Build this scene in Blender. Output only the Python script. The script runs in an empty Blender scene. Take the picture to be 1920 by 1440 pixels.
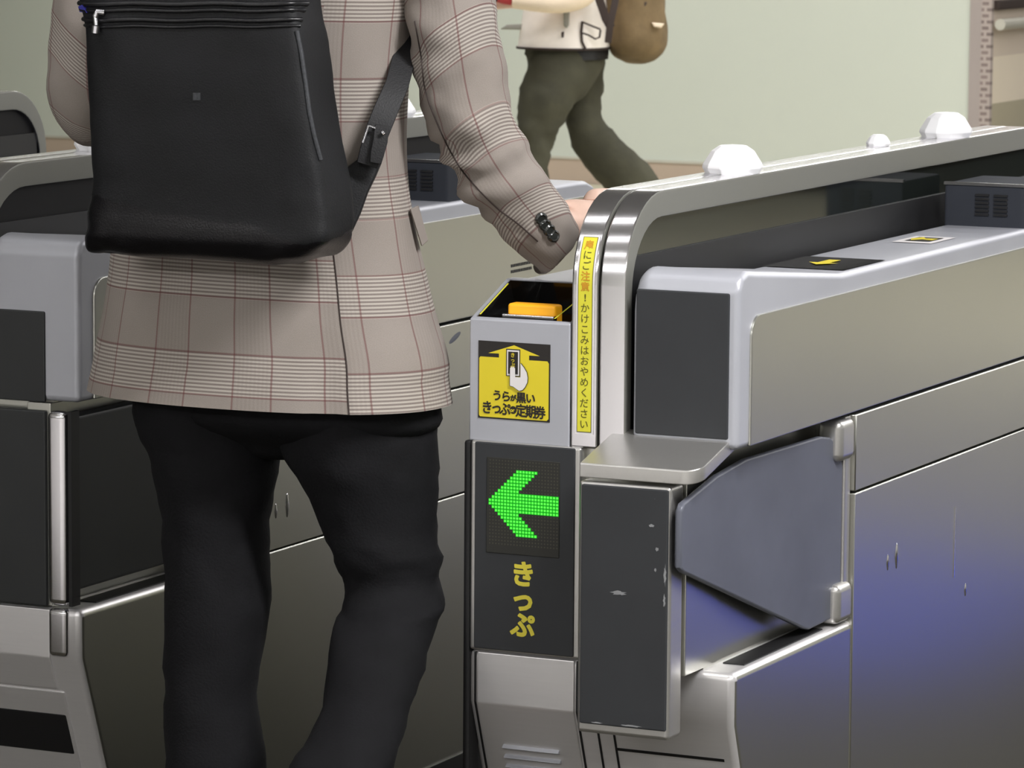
import bpy, bmesh, math, random
from mathutils import Vector, Matrix, noise
from mathutils.bvhtree import BVHTree
random.seed(4)
SC = bpy.context.scene
COL = SC.collection
V = Vector

# ------------------------------------------------------------------ camera
F_PX, PITCH, YAW, ROLL = 7692.0, 0.126185, 0.442810, 0.0073282
cy, sy, cp, sp = math.cos(YAW), math.sin(YAW), math.cos(PITCH), math.sin(PITCH)
FWD = V((-sy * cp, cy * cp, -sp))
RGT0 = V((cy, sy, 0)); UP0 = RGT0.cross(FWD)
RGT = math.cos(ROLL) * RGT0 + math.sin(ROLL) * UP0
UPV = -math.sin(ROLL) * RGT0 + math.cos(ROLL) * UP0
def ray(px, py):
    return FWD + RGT * ((px - 960) / F_PX) - UPV * ((py - 720) / F_PX)
CAM = -ray(876.9, 1223.8) * 5.5
CAM.z = 1.53
def at(px, py, d):
    """point seen at a pixel of the photograph, at depth d metres"""
    return CAM + ray(px, py) * d
cam_data = bpy.data.cameras.new('camera')
cam_data.sensor_width = 36.0
cam_data.lens = F_PX / 1920 * 36.0
cam_data.clip_end = 200
cam_data.dof.use_dof = True
cam_data.dof.focus_distance = 5.45
cam_data.dof.aperture_fstop = 30
cam = bpy.data.objects.new('camera', cam_data)
COL.objects.link(cam)
cam.matrix_world = Matrix((( RGT.x, UPV.x, -FWD.x, CAM.x), (RGT.y, UPV.y, -FWD.y, CAM.y), (RGT.z, UPV.z, -FWD.z, CAM.z), (0, 0, 0, 1)))
SC.camera = cam

# ------------------------------------------------------------------ light
SC.view_settings.view_transform = 'Standard'
SC.view_settings.look = 'None'
SC.view_settings.gamma = 1.0
SC.view_settings.use_curve_mapping = False
SC.view_settings.exposure = -0.2
world = bpy.data.worlds.new('world'); SC.world = world
world.use_nodes = True
bg = world.node_tree.nodes['Background']
bg.inputs[0].default_value = (0.97, 0.96, 0.90, 1)
bg.inputs[1].default_value = 0.6
def strip_light(x, y, lx, ly, power, z=2.93, color=(1.0, 0.985, 0.985)):
    l = bpy.data.lights.new('ceiling_strip_light', 'AREA')
    l.shape = 'RECTANGLE'; l.size = lx; l.size_y = ly; l.energy = power; l.color = color
    o = bpy.data.objects.new('ceiling_strip_light', l); o.location = (x, y, z)
    COL.objects.link(o)
    return o
for (x, y, lx, ly, p) in [(-1.0, -.15, 1.6, .12, 6), (-1.1, -1.25, 1.8, .12, 6), (-1.3, -2.7, 2.0, .12, 8), (2.1, -.9, 1.5, .2, 165), (2.6, -4.6, 3.0, .2, 70),
                          (-1.6, -6.0, 5.0, .3, 190), (2.4, 2.4, 3.0, .25, 45), (2.0, 4.4, 5.0, .25, 75),  # first strip added to light the floor the gate fronts reflect
                          (1.5, 6.4, 10.0, .3, 180), (0.8, 8.4, 12.0, .3, 215), (-2.5, 10.0, 10.0, .3, 98), (-3.8, 11.6, 9.0, .3, 82), (-.8, 16.0, 5.0, .3, 120)]:  # last strip added to brighten the wall beyond the pillar
    strip_light(x, y, lx, ly, p)

# ------------------------------------------------------------------ materials
def rgb(r, g, b):
    f = lambda c: (c / 255 / 12.92) if c / 255 <= 0.04045 else ((c / 255 + 0.055) / 1.055) ** 2.4
    return (f(r), f(g), f(b), 1)
class NT:
    def __init__(s, name):
        s.m = bpy.data.materials.new(name); s.m.use_nodes = True
        s.t = s.m.node_tree; s.n = s.t.nodes; s.b = s.n['Principled BSDF']
    def node(s, typ, **k):
        n = s.n.new(typ)
        for a, v in k.items():
            if a.startswith('i_'):
                key = a[2:]
                n.inputs[int(key) if key.isdigit() else key].default_value = v
            else: setattr(n, a, v)
        return n
    def link(s, a, b): s.t.links.new(a, b)
    def math(s, op, a, b=None, c=None):
        n = s.n.new('ShaderNodeMath'); n.operation = op
        for i, v in enumerate((a, b, c)):
            if v is None: continue
            if isinstance(v, (int, float)): n.inputs[i].default_value = v
            else: s.link(v, n.inputs[i])
        return n.outputs[0]
    def mix(s, fac, a, b):
        n = s.n.new('ShaderNodeMix'); n.data_type = 'RGBA'
        for v, i in ((fac, 0), (a, 6), (b, 7)):
            if isinstance(v, (int, float, tuple)): n.inputs[i].default_value = v
            else: s.link(v, n.inputs[i])
        return n.outputs[2]
    def noise(s, scale, detail=4, rough=.55, vec=None, mapping=None, uv=False):
        tc = s.node('ShaderNodeTexCoord'); src = tc.outputs['UV' if uv else 'Object']
        if mapping:
            mp = s.node('ShaderNodeMapping'); mp.inputs['Scale'].default_value = mapping
            s.link(src, mp.inputs[0]); src = mp.outputs[0]
        n = s.node('ShaderNodeTexNoise'); n.inputs['Scale'].default_value = scale
        n.inputs['Detail'].default_value = detail; n.inputs['Roughness'].default_value = rough
        s.link(src, n.inputs['Vector'])
        return n.outputs[0]
    def ramp(s, x, stops):
        r = s.node('ShaderNodeValToRGB'); s.link(x, r.inputs[0])
        e = r.color_ramp.elements
        while len(e) < len(stops): e.new(0.5)
        for el, (p, c) in zip(e, stops): el.position = p; el.color = c if isinstance(c, tuple) else (c, c, c, 1)
        return r.outputs[0]
    def bump(s, h, strength=.2, dist=.002):
        b = s.node('ShaderNodeBump'); b.inputs['Strength'].default_value = strength; b.inputs['Distance'].default_value = dist
        s.link(h, b.inputs['Height']); s.link(b.outputs[0], s.b.inputs['Normal'])
M = {}
def basic(name, col, rough=.5, metal=0.0, var=.06, vscale=9.0, bump=0.0, bscale=60, coat=0.0, spec=None):
    t = NT(name)
    n = t.noise(vscale)
    d = tuple(c * (1 - var * 2) for c in col[:3]) + (1,); l = tuple(min(1, c * (1 + var)) for c in col[:3]) + (1,)
    t.link(t.ramp(n, [(.3, d), (.7, l)]), t.b.inputs['Base Color'])
    t.b.inputs['Roughness'].default_value = rough; t.b.inputs['Metallic'].default_value = metal
    if coat: t.b.inputs['Coat Weight'].default_value = coat; t.b.inputs['Coat Roughness'].default_value = .1
    if spec is not None: t.b.inputs['Specular IOR Level'].default_value = spec
    if bump: t.bump(t.noise(bscale, 3), bump)
    M[name] = t.m
    return t
def brushed(name, col, rough, direction, metal=1.0, grain=.02, det=4):
    t = NT(name)
    n = t.noise(14, det, .6, mapping=direction)
    t.link(t.ramp(n, [(.25, tuple(c * .97 for c in col[:3]) + (1,)), (.75, col)]), t.b.inputs['Base Color'])
    t.link(t.ramp(n, [(.2, rough * .92), (.8, rough * 1.08)]), t.b.inputs['Roughness'])
    t.b.inputs['Metallic'].default_value = metal
    if grain > .003: t.bump(n, grain, .0004)
    M[name] = t.m
    return t
basic('silver_paint', rgb(186, 188, 196), .38, .25, .03, 5)
basic('dark_paint', rgb(52, 54, 58), .5, 0, .05, 7)
brushed('stainless', (.74, .73, .75, 1), .18, (30, .6, 30))
brushed('stainless_side', (.62, .61, .59, 1), .34, (30, .5, 30), .85, .004, 1)
basic('panel_steel', (.555, .555, .51, 1), .28, .95, .012, 1.5)
brushed('rail_satin', (.24, .24, .215, 1), .5, (30, 4, 30), .4)
brushed('front_steel', (.80, .785, .79, 1), .34, (1, 20, 20), .6, .006, 2)
basic('flap_grey', rgb(98, 101, 112), .42, .1, .08, 6)
basic('flap_dark', rgb(44, 46, 47), .5, 0, .06, 6)
def pad_mat():
    t = basic('rubber_pad', rgb(49, 51, 54), .62, 0, .05, 12)
    n = t.noise(34, 6, .75); m = t.ramp(n, [(.70, 0.0), (.73, 1.0)])
    base = t.b.inputs['Base Color'].links[0].from_socket
    t.link(t.mix(t.math('MULTIPLY', m, .35), base, rgb(120, 122, 124)), t.b.inputs['Base Color'])
pad_mat()
basic('scuff_grey', rgb(150, 152, 154), .6, 0, .1, 40)
basic('black_trim', rgb(22, 22, 24), .5, 0, .05)
basic('black_gloss', rgb(14, 14, 15), .08, 0, .03, coat=.6)
basic('dark_glass', rgb(30, 34, 32), .06, 0, .03, 4, spec=.8)
basic('black_matte', rgb(20, 19, 21), .55, 0, .04, spec=.2)
basic('far_box', rgb(54, 57, 64), .75, 0, .06, spec=.2)
basic('lamp_white', rgb(250, 250, 252), .35, 0, .0)
M['lamp_white'].node_tree.nodes['Principled BSDF'].inputs['Emission Color'].default_value = (1, 1, 1, 1)
M['lamp_white'].node_tree.nodes['Principled BSDF'].inputs['Emission Strength'].default_value = .12
basic('sign_yellow', rgb(236, 216, 44), .45, 0, .02)
basic('sign_lemon', rgb(232, 226, 62), .45, 0, .02)
basic('sign_black', rgb(34, 30, 28), .5, 0, .03)
basic('sign_white', rgb(240, 236, 236), .5, 0, .01)
basic('sign_olive', rgb(96, 92, 24), .5, 0, .05)
basic('sign_orange', rgb(222, 158, 34), .5, 0, .05)
basic('letter_yellow', rgb(240, 226, 76), .5, 0, .03)
t = basic('slot_orange', rgb(240, 170, 30), .35, 0, .04)
t.b.inputs['Emission Color'].default_value = rgb(245, 170, 30); t.b.inputs['Emission Strength'].default_value = .35
t = basic('led_green', rgb(40, 255, 40), .4, 0, 0)
t.b.inputs['Emission Color'].default_value = (.10, 1.0, .06, 1); t.b.inputs['Emission Strength'].default_value = 1.6
t = basic('led_glow', rgb(10, 120, 14), .4, 0, 0)  # dim green squares stand in for glow spreading between the lit dots
t.b.inputs['Emission Color'].default_value = (.004, .50, .01, 1); t.b.inputs['Emission Strength'].default_value = .55
basic('led_off', rgb(74, 72, 60), .5, 0, .1)
basic('led_board', rgb(42, 42, 38), .5, 0, .05)
basic('skin', rgb(222, 188, 170), .5, 0, .05, 30)
basic('hair', rgb(28, 24, 22), .45, 0, .1, 60)
t = basic('trousers_black', rgb(19, 19, 22), .85, 0, .12, 20, .35, 260, spec=.25)
basic('bag_black', rgb(22, 23, 26), .62, 0, .1, 14, .3, 420)
def bag_lower():
    t = NT('bag_leather')
    tc = t.node('ShaderNodeTexCoord'); sx = t.node('ShaderNodeSeparateXYZ'); t.link(tc.outputs['Object'], sx.inputs[0])
    n = t.noise(9, 3)
    edge = t.math('ADD', t.math('MULTIPLY', n, .05), 1.047)
    low = t.math('LESS_THAN', t.math('ADD', sx.outputs[2], t.math('MULTIPLY', t.math('ADD', sx.outputs[0], .30), .12)), edge)
    n2 = t.noise(14); base = t.ramp(n2, [(.3, rgb(15, 16, 18)), (.7, rgb(21, 22, 25))])
    t.link(t.mix(low, base, rgb(17, 16, 19)), t.b.inputs['Base Color'])
    t.link(t.math('SUBTRACT', .62, t.math('MULTIPLY', low, .34)), t.b.inputs['Roughness'])
    t.b.inputs['Specular IOR Level'].default_value = .35
    t.bump(t.noise(420, 3), .25); M['bag_leather'] = t.m
bag_lower()
basic('bag_gloss', rgb(20, 20, 23), .32, 0, .1, 14, .3, 90)
basic('strap_black', rgb(22, 22, 25), .6, 0, .1, 40, .3, 400)
basic('chrome', rgb(215, 215, 220), .2, 1.0, .02)
basic('zip_grey', rgb(70, 72, 76), .45, .4, .2, 300)
basic('badge_blue', rgb(70, 70, 190), .4, 0, .1)
basic('button_dark', rgb(46, 48, 46), .3, 0, .15, 90, coat=.4)
basic('shoe_black', rgb(20, 19, 19), .35, 0, .05)
basic('white_wool', rgb(252, 245, 238), .85, 0, .03, 14, .25, 120)
basic('cream_wool', rgb(240, 222, 198), .85, 0, .03, 14, .25, 120)
basic('piping_brown', rgb(52, 40, 36), .7, 0, .05)
basic('grey_cloth', rgb(150, 150, 142), .8, 0, .05)
basic('red_cloth', rgb(176, 50, 56), .6, 0, .05)
basic('olive_cloth', rgb(68, 67, 53), .9, 0, .14, 10, .4, 90)
basic('tan_canvas', rgb(118, 99, 70), .85, 0, .18, 9, .4, 90)
basic('button_clear', rgb(200, 200, 190), .3, 0, .0)

def plaid():
    """woven check: cloth coordinates (UV) are metres"""
    t = NT('plaid_wool')
    tc = t.node('ShaderNodeTexCoord'); sx = t.node('ShaderNodeSeparateXYZ'); t.link(tc.outputs['UV'], sx.inputs[0])
    u, v = sx.outputs[0], sx.outputs[1]
    P, PU = 0.131, 0.113
    def zone(c, off, frac, P=P):
        return t.math('LESS_THAN', t.math('FRACT', t.math('ADD', t.math('DIVIDE', c, P), off)), frac)
    def fine(c, per):
        f = t.math('FRACT', t.math('DIVIDE', c, per))
        return t.math('LESS_THAN', f, .5)
    def lines(c, off, frac, w, P=P):
        f = t.math('FRACT', t.math('ADD', t.math('DIVIDE', c, P), off))
        a = t.math('LESS_THAN', t.math('ABSOLUTE', t.math('SUBTRACT', f, frac)), w)
        b = t.math('LESS_THAN', t.math('ABSOLUTE', t.math('SUBTRACT', f, .012)), w)
        return t.math('MAXIMUM', a, b)
    zv, zu = zone(v, .878, .44), zone(u, .3, .44, PU)
    base = t.ramp(t.noise(900, 2, uv=True), [(.3, rgb(136, 128, 121)), (.7, rgb(161, 152, 145))])
    big = t.ramp(t.noise(6, 3, uv=True), [(.3, rgb(143, 135, 127)), (.7, rgb(156, 148, 142))])
    base = t.mix(.5, base, big)
    sv = t.math('MULTIPLY', zv, fine(v, .0051))
    su = t.math('MULTIPLY', zu, fine(u, .0051))
    light_v = t.math('MULTIPLY', zv, t.math('SUBTRACT', 1.0, fine(v, .0051)))
    c1 = t.mix(t.math('MULTIPLY', light_v, .34), base, rgb(226, 219, 208))
    c2 = t.mix(t.math('MULTIPLY', sv, .40), c1, rgb(96, 84, 82))
    c3 = t.mix(t.math('MULTIPLY', su, .09), c2, rgb(96, 82, 78))
    lv, lu = lines(v, .878, .44, .009), lines(u, .3, .44, .010, PU)
    c4 = t.mix(t.math('MULTIPLY', lv, .5), c3, rgb(104, 58, 60))
    c5 = t.mix(t.math('MULTIPLY', lu, .55), c4, rgb(104, 56, 58))
    t.link(c5, t.b.inputs['Base Color'])
    t.b.inputs['Roughness'].default_value = .92
    t.b.inputs['Specular IOR Level'].default_value = .2
    t.bump(t.noise(700, 2, uv=True), .25, .001)
    M['plaid_wool'] = t.m
plaid()
def wall_mats():
    t = basic('wall_glass', rgb(212, 218, 209), .28, 0, .02, .5)
    t.b.inputs['Coat Weight'].default_value = .15
    t = NT('floor_stone'); n = t.noise(3, 5); t.link(t.ramp(n, [(.3, rgb(56, 54, 46)), (.7, rgb(66, 63, 55))]), t.b.inputs['Base Color'])
    br = t.node('ShaderNodeTexBrick'); tc = t.node('ShaderNodeTexCoord'); t.link(tc.outputs['Object'], br.inputs['Vector'])
    br.offset = 0; br.inputs['Scale'].default_value = 1.0; br.inputs['Mortar Size'].default_value = .004
    br.inputs['Brick Width'].default_value = .6; br.inputs['Row Height'].default_value = .6
    src = t.b.inputs['Base Color'].links[0].from_socket
    t.link(t.mix(t.math('MULTIPLY', br.outputs['Fac'], .6), src, rgb(36, 33, 29)), t.b.inputs['Base Color'])
    t.b.inputs['Roughness'].default_value = .85; t.b.inputs['Specular IOR Level'].default_value = .08; M['floor_stone'] = t.m
    basic('ceiling_white', rgb(214, 214, 208), .8, 0, .02, 1)
    basic('wall_cream', rgb(232, 220, 202), .6, 0, .03, 1)
    basic('wall_sand', rgb(212, 198, 184), .6, 0, .03, 1)
    basic('wall_khaki', rgb(178, 170, 148), .6, 0, .03, 1)
    basic('pillar_mauve', rgb(168, 158, 156), .5, 0, .02, 1)
    t = NT('pillar_tiles')
    tc = t.node('ShaderNodeTexCoord'); br = t.node('ShaderNodeTexBrick'); mp = t.node('ShaderNodeMapping')
    mp.inputs['Rotation'].default_value = (math.pi / 2, 0, 0)
    t.link(tc.outputs['Object'], mp.inputs[0]); t.link(mp.outputs[0], br.inputs['Vector'])
    br.offset = .5; br.inputs['Scale'].default_value = 1.0; br.inputs['Brick Width'].default_value = .045; br.inputs['Row Height'].default_value = .028
    br.inputs['Mortar Size'].default_value = .007
    br.inputs['Color1'].default_value = rgb(120, 108, 106); br.inputs['Color2'].default_value = rgb(140, 126, 124); br.inputs['Mortar'].default_value = rgb(176, 164, 160)
    t.link(br.outputs[0], t.b.inputs['Base Color']); t.b.inputs['Roughness'].default_value = .6; M['pillar_tiles'] = t.m
    basic('skirting_tan', rgb(196, 178, 162), .5, 0, .02, 2)
    basic('tile_light', rgb(226, 223, 222), .45, 0, .03, 2)
    basic('tile_grey', rgb(104, 103, 106), .7, 0, .03, 2, spec=.15)
    basic('tile_sand', rgb(206, 201, 180), .7, 0, .03, 2, spec=.15)
    basic('rail_white', rgb(216, 214, 204), .3, .3, .02)
    basic('base_steel', rgb(200, 198, 188), .35, .5, .03)
    basic('reflect_blue', rgb(58, 74, 190), .8, 0, .05, spec=.1)
wall_mats()

# ------------------------------------------------------------------ building helpers
def worldloc(o):
    p = V((0, 0, 0))
    while o is not None: p += o.location; o = o.parent
    return p
class MB:
    def __init__(s): s.bm = bmesh.new(); s.uv = None
    def box(s, x0, x1, y0, y1, z0, z1, mat=0):
        vs = [s.bm.verts.new((x, y, z)) for x in (x0, x1) for y in (y0, y1) for z in (z0, z1)]
        for f in ((0, 1, 3, 2), (4, 6, 7, 5), (0, 4, 5, 1), (2, 3, 7, 6), (0, 2, 6, 4), (1, 5, 7, 3)):
            s.bm.faces.new([vs[i] for i in f]).material_index = mat
        return s
    def prism(s, poly, axis, lo, hi, mat=0):
        """polygon in the two other axes (in x,y,z order), extruded along axis"""
        def mk(a, b, c):
            return {'X': (c, a, b), 'Y': (a, c, b), 'Z': (a, b, c)}[axis]
        A = [s.bm.verts.new(mk(a, b, lo)) for a, b in poly]; B = [s.bm.verts.new(mk(a, b, hi)) for a, b in poly]
        n = len(poly)
        fs = [s.bm.faces.new(A), s.bm.faces.new(B[::-1])]
        for i in range(n): fs.append(s.bm.faces.new((A[i], B[i], B[(i + 1) % n], A[(i + 1) % n])))
        for f in fs: f.material_index = mat
        return s
    def poly(s, pts, mat=0):
        f = s.bm.faces.new([s.bm.verts.new(p) for p in pts]); f.material_index = mat
        return f
    def tube(s, pts, r, n=12, mat=0, cap=True):
        pts = [V(p) for p in pts]; rings = []
        ref = V((0, 0, 1))
        for i, p in enumerate(pts):
            d = (pts[min(i + 1, len(pts) - 1)] - pts[max(i - 1, 0)]).normalized()
            if abs(d.dot(ref)) > .97: ref = V((1, 0, 0))
            a = d.cross(ref).normalized(); b = a.cross(d).normalized(); ref = b
            rr = r[i] if isinstance(r, (list, tuple)) else r
            rings.append([s.bm.verts.new(p + (a * math.cos(t) + b * math.sin(t)) * rr) for t in [2 * math.pi * k / n for k in range(n)]])
        for A, B in zip(rings, rings[1:]):
            for k in range(n): s.bm.faces.new((A[k], A[(k + 1) % n], B[(k + 1) % n], B[k])).material_index = mat
        if cap:
            s.bm.faces.new(rings[0][::-1]).material_index = mat; s.bm.faces.new(rings[-1]).material_index = mat
        return s
    def lathe(s, prof, c, n=24, sx=1, sy=1, mat=0):
        c = V(c); rings = []
        for r, z in prof:
            if r < 1e-6: rings.append([s.bm.verts.new(c + V((0, 0, z)))])
            else: rings.append([s.bm.verts.new(c + V((r * sx * math.cos(2 * math.pi * k / n), r * sy * math.sin(2 * math.pi * k / n), z))) for k in range(n)])
        for A, B in zip(rings, rings[1:]):
            for k in range(n):
                q = [A[k % len(A)], A[(k + 1) % len(A)], B[(k + 1) % len(B)], B[k % len(B)]]
                q = list(dict.fromkeys(q))
                if len(q) > 2: s.bm.faces.new(q).material_index = mat
        return s
    def loft(s, rings, closed=True, cap=True, mat=0, voff=None, uoff=0.0):
        """rings of equally many points; UV in metres along and across; voff(k) shifts the cloth pattern per column"""
        bm = s.bm; uvl = bm.loops.layers.uv.verify()
        R = [[bm.verts.new(p) for p in r] for r in rings]; n = len(R[0]); mid = len(R) // 2
        us = [[0.0] for _ in R]
        for r, u in zip(R, us):
            for k in range(n): u.append(u[-1] + (r[(k + 1) % n].co - r[k].co).length)
        m = us[mid]
        # cloth hangs straight: across measured on a middle ring, along measured down each column
        vs = [[0.0] * (n + 1)]
        for A, B, pv in zip(R, R[1:], us):
            vs.append([vs[-1][k] + (B[k % n].co - A[k % n].co).length for k in range(n + 1)])
        for i in range(len(R) - 1):
            for k in range(n if closed else n - 1):
                f = bm.faces.new((R[i][k], R[i][(k + 1) % n], R[i + 1][(k + 1) % n], R[i + 1][k])); f.material_index = mat
                dv = voff(k) if voff else 0
                for l, (a, b) in zip(f.loops, ((i, k), (i, k + 1), (i + 1, k + 1), (i + 1, k))):
                    l[uvl].uv = (m[b] + uoff, vs[a][b] + dv)
        if cap and closed:
            bm.faces.new(R[0][::-1]).material_index = mat; bm.faces.new(R[-1]).material_index = mat
        s.R = R
        return s
    def bevel(s, w, seg=2, ang=30):
        bmesh.ops.remove_doubles(s.bm, verts=s.bm.verts, dist=1e-6)
        bmesh.ops.recalc_face_normals(s.bm, faces=s.bm.faces)
        es = [e for e in s.bm.edges if len(e.link_faces) == 2 and e.calc_face_angle(0) > math.radians(ang)]
        bmesh.ops.bevel(s.bm, geom=es, offset=w, segments=seg, profile=.5, affect='EDGES', clamp_overlap=True)
        return s
    def done(s, name, mats, parent=None, smooth=None, subsurf=0, recalc=True, weld=True):
        if weld: bmesh.ops.remove_doubles(s.bm, verts=s.bm.verts, dist=1e-6)
        if recalc: bmesh.ops.recalc_face_normals(s.bm, faces=s.bm.faces)
        me = bpy.data.meshes.new(name); s.bm.to_mesh(me); s.bm.free()
        if isinstance(mats, str): mats = [mats]
        for m in mats: me.materials.append(M[m])
        if smooth is not None:
            me.polygons.foreach_set('use_smooth', [True] * len(me.polygons))
            me.set_sharp_from_angle(angle=math.radians(smooth))
        o = bpy.data.objects.new(name, me); COL.objects.link(o)
        if parent is not None:
            o.parent = parent; o.location = -worldloc(parent)
        if smooth is not None and not subsurf:
            w = o.modifiers.new('weighted', 'WEIGHTED_NORMAL'); w.keep_sharp = True
        if subsurf:
            m = o.modifiers.new('subdivision', 'SUBSURF'); m.levels = subsurf; m.render_levels = subsurf
        return o
def tag(o, label=None, cat=None, group=None, kind=None):
    for k, v in (('label', label), ('category', cat), ('group', group), ('kind', kind)):
        if v: o[k] = v
    return o
def thing(name, loc, label, cat, group=None):
    o = bpy.data.objects.new(name, None); COL.objects.link(o); o.location = loc
    o.empty_display_size = .1
    return tag(o, label, cat, group)
def glyph_mesh(body, size, bold=0.0):
    c = bpy.data.curves.new('lettering', 'FONT'); c.body = body; c.size = size; c.offset = bold; c.resolution_u = 3
    o = bpy.data.objects.new('lettering', c); COL.objects.link(o)
    bpy.context.view_layer.update()
    me = bpy.data.meshes.new_from_object(o.evaluated_get(bpy.context.evaluated_depsgraph_get()))
    bpy.data.objects.remove(o); bpy.data.curves.remove(c)
    return me
def add_glyphs(mb, chars, fn, mat=0, bold=0.0, fat=0.0):
    """chars: (char, x, z, size[, stretch x]) with x,z the centre of the em box; fn maps flat (x,z) to a point"""
    for it in chars:
        ch, x, z, sz = it[:4]; st = it[4] if len(it) > 4 else 1.0
        me = glyph_mesh(ch, sz, bold)
        for k in range(9 if fat else 1):      # heavier strokes: the letter laid over itself a hair to each side
            ox, oz = (fat * math.cos(k * math.pi / 4), fat * math.sin(k * math.pi / 4)) if k < 8 and fat else (0, 0)
            vs = [mb.bm.verts.new(fn(x + ox + (v.co.x - .5 * sz) * st, z + oz + v.co.y - .36 * sz) + V((0, -k * 1.5e-5, 0))) for v in me.vertices]
            for p in me.polygons:
                try: mb.bm.faces.new([vs[i] for i in p.vertices]).material_index = mat
                except ValueError: pass
        bpy.data.meshes.remove(me)

# ------------------------------------------------------------------ the setting
FL = -16.0
def slab(name, x0, x1, y0, y1, z0, z1, mat):
    o = MB().box(x0, x1, y0, y1, z0, z1).done(name, mat)
    return tag(o, kind='structure')
slab('floor', -18, 9, -9, 34, -.1, 0, 'floor_stone')
slab('ceiling', -18, 9, -9, 34, 3.0, 3.1, 'ceiling_white')
WY = 13.1
slab('wall_back', -18, -3.8326, WY, WY + .12, .13, 3.0, 'wall_glass')
slab('baseboard_back', -18, -3.82, WY - .01, WY + .12, 0, .12, 'skirting_tan')
slab('trim_3', -18, -3.82, WY - .016, WY + .12, .12, .132, 'rail_white')
slab('trim_1', -3.8326, -3.777, WY - .012, WY + .1, 0, 3.0, 'pillar_mauve')
slab('trim_2', -3.777, -3.729, WY - .014, WY + .02, 0, 3.0, 'pillar_tiles')
mb = MB()
mb.box(-3.86, -3.735, WY + .02, 33, 0, .45, 0); mb.box(-3.86, -3.735, WY + .02, 33, .45, .665, 1); mb.box(-3.86, -3.735, WY + .02, 33, .665, 3.0, 2)
tag(mb.done('wall_right', ['wall_khaki', 'wall_cream', 'wall_sand'], weld=False), kind='structure')
slab('blue_reflect_patch', 1.05, 2.6, 2.35, 3.7, 0, .003, 'reflect_blue')  # unseen blue patch, added only so the gate's side steel reflects blue
slab('trim_5', -18, 9, -9, -2.7, 0, .004, 'tile_light')  # unseen pale floor band, added for the gate fronts to reflect
slab('trim_6', -18, 9, 7.3, WY - .02, 0, .004, 'tile_sand')  # pale floor band, added to brighten what the upper side panels reflect
slab('trim_7', -18, 9, 3.7, 7.3, 0, .004, 'tile_grey')  # grey floor band, added to set the mid tone the side steel reflects
slab('wall_left', -18, -17.9, -9, WY, 0, 3.0, 'wall_glass')
slab('wall_near', -18, 9, -9.1, -9, 0, 3.0, 'ceiling_white')
slab('wall_far', -3.86, 9, 33, 33.1, 0, 3.0, 'wall_sand')
hr = thing('handrail', (-3.68, 20, .81), 'pale wall handrail running back beyond the tiled pillar at the right edge', 'handrail')
MB().tube([(-3.692, WY + .0, .815), (-3.692, 32, .815)], .026, 14).done('rail', 'rail_white', hr, 40)
MB().box(-3.737, -3.70, WY + .02, 32, .88, .925).bevel(.008).done('shadow_strip', 'piping_brown', hr, 40)  # dark strip stands in for the shadow above the handrail
for yy in (14.4, 16.2, 18.0, 20.0, 23.0, 26.0):
    MB().tube([(-3.737, yy, .79), (-3.68, yy, .785), (-3.692, yy, .805)], .01, 8).done('bracket', 'base_steel', hr, 40)

# ------------------------------------------------------------------ ticket gates (built at x 0..W, y 0..LEN)
W, LEN = 0.386, 1.77
def rail_out(z):      # front curve of the handrail: y for a height z
    if z <= .983: return 0.0
    t = min(1, (z - .983) / .12)
    return .12 - .12 * math.sqrt(max(0, 1 - t * t))
def rail_profile():
    out = [(0, .768)]; inn = []
    for k in range(11):
        a = math.pi / 2 * k / 10
        out.append((.12 - .12 * math.cos(a), .983 + .12 * math.sin(a)))
    for k in range(10, -1, -1):
        a = math.pi / 2 * k / 10
        out.append((LEN - .12 + .12 * math.cos(a), .983 + .12 * math.sin(a)))
    out.append((LEN, .768))
    h, r = .036, .095
    inn.append((LEN - .024, .768))
    for k in range(11):
        a = math.pi / 2 * k / 10
        inn.append((LEN - .024 - r + r * math.cos(a), .972 + r * math.sin(a)))
    for k in range(10, -1, -1):
        a = math.pi / 2 * k / 10
        inn.append((.024 + r - r * math.cos(a), .972 + r * math.sin(a)))
    inn.append((.024, .768))
    return out, inn
def rail_mesh(mb, x0, x1):
    out, inn = rail_profile(); inn = inn[::-1]
    bm = mb.bm; n = len(out)
    L = [[bm.verts.new((x, y, z)) for y, z in p] for x in (x0, x1) for p in (out, inn)]   # out/x0, inn/x0, out/x1, inn/x1
    for i in range(n - 1):
        bm.faces.new((L[0][i], L[0][i + 1], L[1][i + 1], L[1][i])); bm.faces.new((L[2][i + 1], L[2][i], L[3][i], L[3][i + 1]))
        bm.faces.new((L[0][i + 1], L[0][i], L[2][i], L[2][i + 1])); bm.faces.new((L[1][i], L[1][i + 1], L[3][i + 1], L[3][i]))
    bm.faces.new((L[0][0], L[1][0], L[3][0], L[2][0])); bm.faces.new((L[0][-1], L[2][-1], L[3][-1], L[1][-1]))
    return mb
SHELL_TOP = [(0, .989), (.010, 1.005), (.03, 1.0105), (.06, 1.007), (.372, .9775)]
SHELL_END = [(LEN - .10, .978), (LEN - .06, .976), (LEN - .03, .966), (LEN - .012, .95), (LEN, .925)]
def shell_profile(z0=.779):
    a = [(0, z0)] + SHELL_TOP
    b = SHELL_END + [(LEN, z0)]
    return a + b
def mirror_y(poly): return [(LEN - y, z) for y, z in poly][::-1]

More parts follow.
